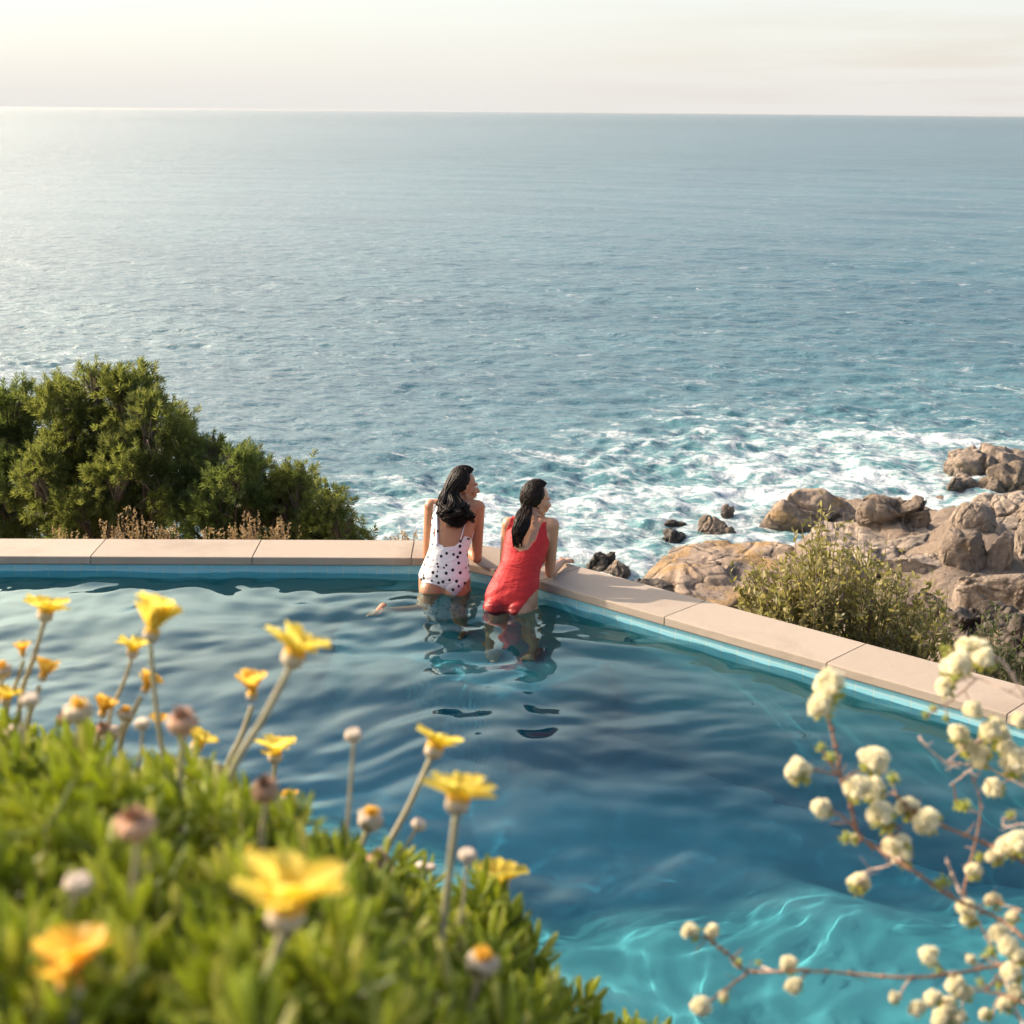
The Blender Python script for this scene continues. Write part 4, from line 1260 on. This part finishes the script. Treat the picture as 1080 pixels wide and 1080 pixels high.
def mound(u, v):
    k = np.linspace(0, 1, len(RIDGE))
    a = np.stack([np.interp(u, k, RIDGE[:, i]) for i in range(3)], -1)
    b = np.stack([np.interp(u, k, FRONT[:, i]) for i in range(3)], -1)
    v = v[:, None]
    p = a * (1 - v) + b * v
    p[:, 2] += .05 * np.sin(np.clip(v[:, 0], 0, 1) * math.pi) - .35 * np.clip(-v[:, 0], 0, 1) ** 1.2
    return p
BUSH_AT = np.array((-.35, 1.25, 1.68))
bush = empty('daisy_bush', BUSH_AT, 'dense green fleshy-leaved bush of yellow daisies in the foreground', 'flower bush')
M_FLESH = leaf_mat('fleshy_leaves', [(0, (.06, .10, .022)), (.35, (.25, .33, .05)), (.75, (.40, .45, .085)), (1, (.52, .48, .22))], (.66, .70, .08), .62, .45)
M_STEMG = plain('hairy_stem', (.30, .29, .16), (.42, .36, .23), 60, .7, 0, .3)
def shoot_t(nl, seed):
    g = np.random.default_rng(seed); mb = MB()
    for k in range(nl):
        a = k * 2.4 + g.normal(0, .25); h = k / nl
        el = 1.05 * (1 - h) ** .8 + .12 + g.normal(0, .1)
        d = np.array((math.cos(a) * math.sin(el), math.sin(a) * math.sin(el), math.cos(el)))
        x = np.array((-math.sin(a), math.cos(a), 0)); M = np.stack([x, -np.cross(d, x) * -1, d], -1)
        if np.linalg.det(M) < 0: M[:, 1] *= -1
        L = g.uniform(.8, 1.1) * (1 - .3 * h)
        mb.add((FINGER[0] * L) @ M.T + (0, 0, h * .75), FINGER[1])
    return mb.arrays()[:2]
SHOOTS = [shoot_t(10, s) for s in range(5)]
g = np.random.default_rng(77)
fol = MB()
N = 3100
u = g.uniform(0, 1, N); v = np.where(g.random(N) < .22, g.uniform(-.55, 0, N), g.uniform(0, 1.0, N) ** 1.15)
P = mound(u, v)
lump = fbm(P * 7, 3, 19)
P = P + np.array((0, 0, 1)) * (.045 * lump + g.normal(0, .020, N))[:, None]
layer = g.random(N) < .3
P[layer, 2] -= g.uniform(.03, .11, layer.sum())
D = nrm(np.array((-.30, .10, 1.0)) + g.normal(0, .34, (N, 3)) + np.stack([0 * u, np.where(v < 0, .5, -.15), 0 * u], -1) + np.stack([np.clip(u - .72, 0, 1) * 1.6, 0 * u, 0 * u], -1))
S = .038 * g.uniform(.6, 1.35, N)
wh = g.integers(0, len(SHOOTS), N)
for k in range(len(SHOOTS)):
    s_ = wh == k
    scatter(fol, *SHOOTS[k], basis(D[s_], g.uniform(0, 6.28, s_.sum())), P[s_], S[s_][:, None])
fol.build('foliage', M_FLESH, bush)
# woody stems that carry the foliage
wood = MB()
for k in range(90):
    uu, vv = g.uniform(.02, .97), g.uniform(-.3, .95)
    tip = mound(np.array([uu]), np.array([vv]))[0] - (0, 0, .02)
    rt = np.array((tip[0] * .75 - .1, np.clip(tip[1] * .8 + .2, .5, 1.7), 0)); rt[2] = float(bank_z(np.array([rt[0]]), np.array([rt[1]]))[0]) - .02
    S_ = spline([rt, rt * .45 + tip * .55 + g.normal(0, .05, 3), tip], 12)
    tube(wood, S_, np.linspace(.010, .004, len(S_)), 6)
wood.build('woody_stems', M_BARK, bush)

def petal_mat(name, c1, c2, tr):
    n = NT(name)
    f = n.noise(60, 3, .6, n.mapping(n.obj(), (1, 1, .3)))
    c = n.mix(n.ramp(n.island(), [(0, 0.0), (1, 1.0)]), c1, c2)
    c = n.mix(n.math('MULTIPLY', f, .3), c, tuple(x * .7 for x in c1))
    d = n.bsdf(c, .5, None, .3); t_ = n.new('BsdfTranslucent'); n.put(t_.inputs[0], tr)
    mx = n.new('MixShader'); mx.inputs[0].default_value = .58
    n.t.links.new(d, mx.inputs[1]); n.t.links.new(t_.outputs[0], mx.inputs[2])
    return n.end(mx.outputs[0])
M_PETAL = petal_mat('yellow_petal', (.88, .66, .09), (.90, .74, .18), (.94, .80, .16))
M_PETALO = petal_mat('faded_petal', (.84, .54, .06), (.82, .56, .15), (.88, .60, .10))
M_DISC = plain('flower_centre', (.55, .30, .03), (.70, .42, .05), 400, .8, .001)
M_CALYX = plain('calyx', (.42, .36, .22), (.55, .44, .34), 300, .8, .001)
M_BUD = plain('fuzzy_bud', (.52, .42, .30), (.66, .54, .42), 500, .9, .001)
M_BUDP = plain('faded_bud', (.50, .27, .15), (.60, .38, .25), 400, .9, .001)
M_BUDB = plain('brown_bud', (.34, .19, .11), (.46, .28, .17), 400, .9, .001)
def petal_geo(L, W, cup):
    v = []; q = []
    prof = [(0, .35), (.25, .7), (.55, 1.0), (.82, .92), (.95, .78), (1.0, .5)]
    for k, (t_, w_) in enumerate(prof):
        z = cup * L * (.10 * math.sin(t_ * 3.0)) 
        for j, s in enumerate((-1, -.5, 0, .5, 1)):
            v.append((s * W / 2 * w_, t_ * L, z + .16 * W * s * s * w_ - (.04 * W if j in (1, 3) else 0)))
        if k:
            for j in range(4):
                a = 5 * (k - 1) + j; q.append((a, a + 1, a + 6, a + 5))
    return np.array(v), q
def place(mb, V, q, t, M, c, s=1.0):
    mb.add((np.asarray(V) * s) @ M.T + c, q, t)
def flower(kind, px, py, size, stem, tilt=(0, 0, 1.0), seed=0):
    """a head of the given width in pixels, with its stem running down into the bush"""
    g = np.random.default_rng(seed)
    real = {'open': .062, 'side': .060, 'cup': .050, 'half': .038, 'bud': .0155, 'pink': .022, 'brown': .020, 'fade': .023, 'orange': .024}[kind]
    if kind in ('bud', 'pink', 'brown', 'fade', 'orange'): size = size * .86
    d = np.clip(real * F / size, .74, 1.86)
    W = size / F * d
    c = PD(px, py, d)
    tilt = np.asarray(tilt, float) + ((0, .30, 0) if kind in ('open', 'side') else (0, .2, 0) if kind == 'half' else (0, 0, 0))
    ax = nrm(tilt + g.normal(0, .05, 3)); M = basis(ax, g.uniform(0, 6))[0]
    fl = bpy.data.objects.new('flower' if kind in ('open', 'side', 'cup', 'half', 'fade', 'orange') else 'flower_bud', None)
    COL.objects.link(fl); fl.empty_display_size = .02
    fl.parent = bush; fl.location = tuple(c - BUSH_AT)
    # stem
    rs = W * .052 if kind in ('open', 'side', 'cup') else W * .11
    rs = np.clip(rs, .0016, .0032)
    sx, sy = stem
    e = PD(sx, sy, d + .02); 
    e2 = e + (e - c) * .25 + np.array((0, .0, -.05))
    b0 = c - ax * W * (.16 if kind in ('open', 'side', 'cup') else .35)
    pts = spline([b0, b0 * .6 + e * .4 - ax * W * .10, e, e2], 18)
    mb = MB(); tube(mb, pts, np.linspace(rs * .95, rs * 1.15, len(pts)), 7); mb.build('stem', M_STEMG, fl)
    if kind in ('open', 'side', 'cup', 'half'):
        n = 14 if kind != 'half' else 13
        el = {'open': .60, 'side': .52, 'cup': .95, 'half': .90}[kind]
        L = W * .5 / max(math.cos(el), .45) * .97; Wp = L * .50
        pm = MB()
        for k in range(n):
            a = k * 2 * math.pi / n + g.normal(0, .07); e_ = el + g.normal(0, .10)
            V, q = petal_geo(L * g.uniform(.9, 1.06), Wp * g.uniform(.9, 1.15), g.uniform(.4, 1.4))
            RM = rotz(a) @ rotx(e_) @ roty(g.normal(0, .12))
            place(pm, V @ RM.T, q, None, M, c)
        pm.build('petals', M_PETAL if kind != 'half' else M_PETALO, fl)
        dm = MB(); ellipsoid(dm, (0, 0, 0), (1, 1, 1), None, 16, 10); V, q, t = dm.arrays()
        V = V * (W * .17, W * .17, W * .07); x = MB(); place(x, V, q, t, M, c + ax * W * .045); x.build('disc', M_DISC, fl)
        x = MB()
        prof = [(-.17, .05), (-.16, .10), (-.10, .15), (-.03, .165), (.02, .15)]
        r = []
        ns = 14
        for z, rr in prof: r.append([(rr * W * math.cos(j * 6.2832 / ns) * (1 + .06 * (j % 2)), rr * W * math.sin(j * 6.2832 / ns) * (1 + .06 * (j % 2)), z * W) for j in range(ns)])
        r = np.array(r)
        q = [(i * ns + j, i * ns + (j + 1) % ns, (i + 1) * ns + (j + 1) % ns, (i + 1) * ns + j) for i in range(len(prof) - 1) for j in range(ns)]
        place(x, r.reshape(-1, 3), q, None, M, c); x.build('calyx', M_CALYX, fl)
    else:
        mat = {'bud': M_BUD, 'pink': M_BUDP, 'brown': M_BUDB, 'fade': M_BUDP, 'orange': M_PETALO}[kind]
        em = MB(); ellipsoid(em, (0, 0, 0), (1, 1, 1), None, 28, 20); V, q, t = em.arrays()
        nz = fbm(V * 2.6 + seed, 3, seed % 50)
        V = V * (1 + .16 * nz[:, None]) * (W / 2, W / 2, W * .44)
        V[:, 2] = np.minimum(V[:, 2], W * (.26 + .04 * nz))
        if kind in ('fade', 'orange', 'pink'): V[:, :2] *= (1 + .22 * np.clip(V[:, 2:] / (W * .47), -1, 1))
        x = MB(); place(x, V, q, t, M, c)
        x.build('bud_head', M_CALYX if kind in ('fade', 'orange') else mat, fl)
        x = MB()                                               # ruffled remains of the petals
        if kind in ('fade', 'orange', 'pink', 'brown'):
            for k in range(44 if kind != 'brown' else 30):
                a = g.uniform(0, 6.28); e_ = g.uniform(.7, 1.5)
                V, q = petal_geo(W * g.uniform(.42, .62), W * .20, 1.0)
                place(x, V @ (rotz(a) @ rotx(e_) @ roty(g.normal(0, .4))).T + (0, 0, W * .04), q, None, M, c)
            x.build('dry_petals', M_PETALO if kind in ('fade', 'orange') else mat, fl)
        else:
            for k in range(10):
                V, q = petal_geo(W * .55, W * .26, 1.0)
                place(x, V @ (rotz(k * .63) @ rotx(.9)).T - (0, 0, W * .46), q, None, M, c)
            x.build('calyx', M_CALYX, fl)
UPV = (0, -.1, 1)
DAISIES = [
    ('side', 48, 647, 50, (22, 735), (.22, -.1, 1)), ('cup', 160, 668, 52, (174, 815), (.25, .25, .9)), ('open', 140, 688, 38, (116, 755), (.1, -.1, 1)),
    ('side', 310, 692, 74, (243, 818), (.30, -.05, 1)), ('half', 266, 733, 36, (238, 815), UPV), ('half', 45, 714, 29, (30, 760), (.4, 0, 1)),
    ('bud', 32, 738, 22, (24, 775), UPV), ('fade', 2, 708, 22, (-8, 760), UPV), ('open', 6, 738, 34, (0, 780), UPV), ('half', 153, 727, 27, (128, 780), (.4, -.1, .8)),
    ('fade', 83, 752, 33, (76, 800), UPV), ('half', 108, 753, 28, (100, 800), (.3, 0, 1)), ('fade', 132, 754, 19, (112, 800), (.3, 0, 1)), ('brown', 68, 759, 20, (66, 800), UPV),
    ('bud', 150, 763, 18, (146, 815), UPV), ('half', 167, 766, 20, (176, 815), UPV), ('pink', 192, 763, 36, (190, 825), UPV), ('open', 208, 787, 42, (192, 835), (.35, -.1, 1)),
    ('open', 290, 797, 47, (284, 850), (0, -.1, 1)), ('open', 173, 822, 30, (180, 860), UPV), ('pink', 230, 820, 28, (224, 865), UPV), ('brown', 280, 834, 33, (276, 885), UPV),
    ('orange', 303, 842, 18, (300, 880), UPV), ('bud', 212, 810, 15, (208, 850), UPV), ('pink', 143, 872, 46, (140, 960), UPV), ('bud', 83, 932, 33, (56, 1010), (.25, 0, 1)),
    ('half', 75, 1040, 84, (70, 1130), UPV), ('open', 302, 962, 122, (255, 1095), (.22, -.12, 1)), ('orange', 266, 915, 43, (262, 980), UPV),
    ('bud', 373, 775, 20, (366, 880), UPV), ('side', 458, 790, 60, (405, 905), (.34, .0, 1)), ('side', 483, 846, 76, (462, 1030), (.15, -.05, 1)), ('orange', 390, 866, 31, (370, 920), (.2, 0, 1)),
    ('brown', 399, 907, 25, (390, 945), UPV), ('bud', 442, 869, 18, (416, 912), (.4, 0, 1)), ('bud', 493, 902, 21, (482, 1020), UPV), ('side', 527, 933, 60, (513, 990), (.05, -.05, 1)),
    ('fade', 508, 1018, 38, (486, 1090), (.2, 0, 1)), ('bud', 120, 770, 14, (112, 805), UPV), ('brown', 108, 768, 16, (100, 805), UPV), ('bud', 14, 770, 18, (10, 805), UPV),
    ('half', 268, 876, 20, (262, 905), UPV), ('brown', 538, 982, 18, (530, 1010), UPV), ('half', 24, 690, 20, (8, 745), UPV),
]
_g = np.random.default_rng(8)
for k in range(20):
    x_ = _g.uniform(-20, 500); y_ = np.interp(x_, [-20, 120, 330, 500], [762, 800, 868, 950]) + _g.uniform(-26, 60)
    DAISIES.append((('bud', 'brown', 'bud', 'half')[k % 4], x_, y_, _g.uniform(11, 17), (x_ + _g.normal(0, 12), y_ + 60), (_g.normal(0, .2), 0, 1)))
for k, (kind, px, py, s, st, tl) in enumerate(DAISIES): flower(kind, px, py, s, st, tl, 100 + k)

# ------------------------------------------------------------------ cream blossoms on bare twigs at the right
SH_AT = PD(1290, 1290, 1.75); SH_AT[2] = float(bank_z(SH_AT[:1], SH_AT[1:2])[0]) - .01
shrub = empty('blossom_shrub', SH_AT, 'thin twiggy shrub with cream pompom blossoms over the near right corner of the pool', 'flowering shrub')
M_TWR = plain('red_brown_twig', (.20, .10, .06), (.30, .17, .09), 60, .7, 0, .3)
M_TWP = plain('pale_dry_twig', (.50, .36, .27), (.62, .47, .36), 60, .8, 0, .3)
M_CREAM = petal_mat('cream_florets', (.92, .88, .68), (.94, .92, .80), (.94, .88, .62))
M_LIME = leaf_mat('lime_bracts', [(0, (.24, .30, .05)), (.6, (.42, .44, .08)), (1, (.58, .52, .15))], (.5, .5, .08), .4)
BR = [   # pixels of a branch, depth, radius, pale or not
    ([(1200, 990), (1081, 910), (1038, 889), (992, 870), (957, 850), (941, 835)], 1.72, .0022, 0),
    ([(1220, 1130), (1120, 1040), (1082, 992), (1050, 967), (1007, 948), (964, 919), (926, 895), (906, 880), (896, 845), (887, 819), (880, 780), (872, 748)], 1.66, .0024, 0),
    ([(1230, 1040), (1120, 1012), (1050, 1019), (1000, 1028), (953, 1031), (887, 1026), (844, 1024), (789, 1024), (770, 1008), (757, 998), (743, 986)], 1.60, .0022, 0),
    ([(789, 1026), (770, 1040), (747, 1057)], 1.60, .0014, 0),
    ([(1180, 860), (1110, 770), (1080, 732), (1058, 699), (1044, 692)], 1.85, .0022, 1),
    ([(1200, 900), (1120, 845), (1078, 828), (1038, 808), (1015, 806), (1000, 803)], 1.85, .0018, 1),
    ([(1012, 806), (995, 802), (972, 782), (970, 776)], 1.85, .0012, 1), ([(1030, 806), (1016, 818), (1002, 828)], 1.85, .0011, 1), ([(1000, 803), (1016, 790), (1030, 786)], 1.85, .0011, 1),
    ([(1160, 1200), (1100, 1115), (1073, 1068), (1055, 1020), (1038, 983), (1022, 958), (1008, 930), (998, 905)], 1.70, .0020, 1),
    ([(1015, 945), (1022, 915), (1031, 878), (1034, 845), (1024, 815)], 1.72, .0014, 0),
    ([(906, 880), (890, 862), (878, 856), (868, 853)], 1.66, .0011, 0), ([(887, 819), (868, 814), (852, 812), (843, 814)], 1.66, .0011, 0), ([(890, 822), (876, 806), (866, 790)], 1.66, .0010, 0),
    ([(926, 895), (934, 885), (945, 880), (950, 870)], 1.66, .0010, 0), ([(948, 908), (930, 915), (916, 918), (907, 930)], 1.66, .0012, 1),
    ([(1150, 1110), (1085, 1062), (1040, 1045), (1000, 1055), (968, 1064)], 1.62, .0015, 0), ([(1040, 1045), (1060, 1020), (1080, 1000)], 1.62, .0012, 0),
    ([(1078, 960), (1060, 955), (1046, 950), (1020, 962)], 1.70, .0011, 0), ([(1120, 760), (1085, 740), (1030, 715), (1004, 722)], 1.85, .0014, 1), ([(1030, 716), (1002, 740), (985, 748)], 1.85, .0010, 0),
    ([(1120, 890), (1085, 870), (1060, 872), (1058, 862)], 1.75, .0012, 1), ([(1120, 1000), (1080, 1012), (1046, 1040), (1012, 1040)], 1.62, .0012, 0),
]
BRP = []
for pts, d, r, pale in BR:
    P = spline([PD(x, y, d + .03 * math.sin(x * .05) + (.10 if i == 0 and x > 1150 else 0)) for i, (x, y) in enumerate(pts)], 6 * len(pts))
    if pts[0][0] >= 1120: P = np.concatenate([spline([SH_AT, SH_AT * .5 + P[0] * .5 + np.array((.06, 0, -.03)), P[0]], 12)[:-1], P])
    mb = MB(); tube(mb, P, np.interp(np.linspace(0, 1, len(P)), [0, 1], [r * 1.1, r * .5]), 6)
    gg = np.random.default_rng(int(pts[0][1]))
    for k in range(2, len(P) - 1, 3):                           # nodes and short spurs
        ellipsoid(mb, P[k], [r * 1.35] * 3, None, 6, 4)
        if gg.random() < .55:
            dd = nrm(gg.normal(0, 1, 3)); tube(mb, [P[k], P[k] + dd * .008, P[k] + dd * gg.uniform(.012, .024) + (0, 0, .003)], [r * .5, r * .4, r * .25], 5)
    mb.build('branch', M_TWP if pale else M_TWR, shrub); BRP.append((P, d, pts))
HEADS = [(875, 723, 32), (867, 745, 27), (842, 814, 26), (922, 802, 29), (905, 832, 28), (920, 834, 27), (929, 862, 30), (867, 853, 21), (957, 853, 24), (978, 866, 28), (946, 894, 28), (952, 904, 22), (906, 932, 22),
         (1012, 700, 26), (1030, 688, 28), (1038, 696, 24), (1020, 684, 22), (1001, 706, 20), (997, 726, 20), (1027, 749, 20), (1011, 776, 22), (1022, 790, 20), (1034, 798, 24), (1044, 772, 24), (1054, 778, 24), (1062, 790, 20), (1052, 764, 16),
         (1073, 806, 34), (1048, 831, 21), (1066, 892, 26), (1076, 890, 24), (1049, 904, 18), (1027, 919, 18), (1048, 950, 18), (1019, 958, 20), (1022, 970, 17), (729, 983, 19), (751, 983, 16), (833, 1018, 19), (838, 1040, 18),
         (739, 1061, 21), (763, 1051, 12), (980, 1008, 21), (1008, 1040, 22), (1018, 1048, 18), (968, 1064, 18), (985, 1053, 18), (999, 1060, 20), (994, 1076, 22), (943, 1052, 13), (1054, 985, 20), (1064, 998, 22), (1067, 1027, 22), (1068, 967, 15), (1077, 1010, 16), (1024, 1012, 10),
         (1012, 1074, 18), (1060, 1060, 18), (1072, 1048, 20), (1040, 1070, 14), (1076, 760, 18)]
GREEN = [(1017, 851, 15), (985, 748, 9), (976, 754, 8), (998, 758, 8), (866, 789, 10), (876, 800, 12), (941, 822, 13), (892, 884, 12), (902, 885, 11), (779, 1016, 9), (800, 1016, 7), (995, 930, 14), (988, 934, 10), (1046, 1004, 12), (1040, 1008, 10), (1006, 716, 9), (1000, 690, 12), (996, 684, 9), (989, 864, 10),
         (1032, 905, 11), (1010, 850, 10), (1045, 760, 9), (1066, 860, 10), (1054, 1040, 10), (1034, 1036, 9), (990, 1024, 9)]
def floret_t():
    v = []; q = []
    for k in range(5):
        a = k * 1.2566; ca, sa = math.cos(a), math.sin(a)
        for (x, y, z) in ((-.10, .05, 0), (.10, .05, 0), (.26, .5, .28), (-.26, .5, .28), (.12, .8, .36), (-.12, .8, .36)):
            v.append((x * ca - y * sa, x * sa + y * ca, z))
        b = 6 * k; q += [(b, b + 1, b + 2, b + 3), (b + 3, b + 2, b + 4, b + 5)]
    return np.array(v), q
FLORET = floret_t()
ALLB = np.concatenate([p for p, _, _ in BRP])
def nearest(px, py):
    best = None
    for P, d, pts in BRP:
        D = P - CAM; dep = D @ _f; X = 540 + F * (D @ RT) / dep; Y = 540 - F * (D @ UP) / dep
        e = np.hypot(X - px, Y - py); e = np.where((X > 1200) | (dep < .5), 1e9, e); i = np.argmin(e)
        if best is None or e[i] < best[0]: best = (e[i], P[max(0, i - 2)], dep[i])
    return best
for k, (px, py, s) in enumerate(HEADS + GREEN):
    g = np.random.default_rng(900 + k)
    _, bp, d = nearest(px, py)
    d = d + g.normal(0, .012); c = PD(px, py, d); r = s / F * d / 2 * .90
    green = k >= len(HEADS)
    h = bpy.data.objects.new('blossom' if not green else 'blossom_bud', None); COL.objects.link(h); h.parent = shrub; h.empty_display_size = .01
    h.location = tuple(c - SH_AT)
    toward = nrm(bp - c) if np.linalg.norm(bp - c) > .002 else np.array((0, 0, -1.0))
    ax = nrm(-toward * .4 + np.array((-.3, -.1, .9)) + g.normal(0, .2, 3))
    mb = MB(); tube(mb, spline([c - ax * r * .4, c - ax * r * 1.1, (c * .4 + bp * .6), bp], 10), np.linspace(.0010, .0012, 10 if False else len(spline([c, c, c, bp], 10))), 5)
    mb.build('stalk', M_TWP if (k % 3) else M_TWR, h)
    n = 190 if not green else 34
    fm = MB()
    if green:
        u = nrm(g.normal(0, 1, (n, 3)) + ax * .55); P = c + u * (r * g.uniform(.70, .92, n))[:, None]
        scatter(fm, *LEAF, basis(nrm(u + g.normal(0, .25, (n, 3))), g.uniform(0, 6, n)), P, np.full((n, 1), r * .75))
    else:                                                    # a head is a dome of smaller tufts
        nl = int(np.clip(s / 3.2, 4, 9)); xb = basis(ax)[0]
        for j in range(nl):
            a_ = j * 2.4 + g.uniform(0, .5); q_ = math.sqrt((j + .3) / nl)
            lc = c + (xb[:, 0] * math.cos(a_) + xb[:, 1] * math.sin(a_)) * r * .72 * q_ + ax * r * (.50 * (1 - q_ * q_) + g.normal(0, .10))
            lr = r * g.uniform(.40, .55); m = int(n * 1.3 / nl)
            u = nrm(g.normal(0, 1, (m, 3)) + ax * .7)
            scatter(fm, *FLORET, basis(nrm(u + g.normal(0, .3, (m, 3))), g.uniform(0, 6, m)), lc + u * (lr * g.uniform(.55, 1.0, m))[:, None], np.full((m, 1), r * .46))
            ellipsoid(fm, lc, (lr * .45,) * 3, None, 8, 6)
    if green: ellipsoid(fm, c, (r * .7,) * 3, None, 10, 7)
    fm.build('florets', M_CREAM if not green else M_LIME, h)
    if not green:
        bm_ = MB(); m = 26; u = nrm(nrm(g.normal(0, 1, (m, 3))) * .9 - ax * .75)
        scatter(bm_, *LEAF, basis(nrm(u + ax * .5), g.uniform(0, 6, m)), c + u * r * .5 - ax * r * .25, np.full((m, 1), r * .8))
        ellipsoid(bm_, c - ax * r * .2, (r * .5,) * 3, None, 10, 7)
        bm_.build('bracts', M_LIME, h)

# ------------------------------------------------------------------ marine haze over the sea
def build_haze():
    S = 30000.0
    V = [(x, y, z) for x in (-S, S) for y in (-S, S) for z in (-19.5, 4.6)]
    n = NT('marine_haze')
    v = n.new('VolumePrincipled'); v.inputs['Color'].default_value = (.60, .585, .57, 1)
    v.inputs['Density'].default_value = HAZE_D; v.inputs['Anisotropy'].default_value = .45
    n.t.links.new(v.outputs[0], n.out.inputs['Volume'])
    o = MB().add(V, [(0, 1, 3, 2), (4, 6, 7, 5), (0, 4, 5, 1), (2, 3, 7, 6), (0, 2, 6, 4), (1, 5, 7, 3)]).build('haze', n.m, None, False)
    setp(o, kind='stuff')
HAZE_D = 1.5e-5
build_haze()
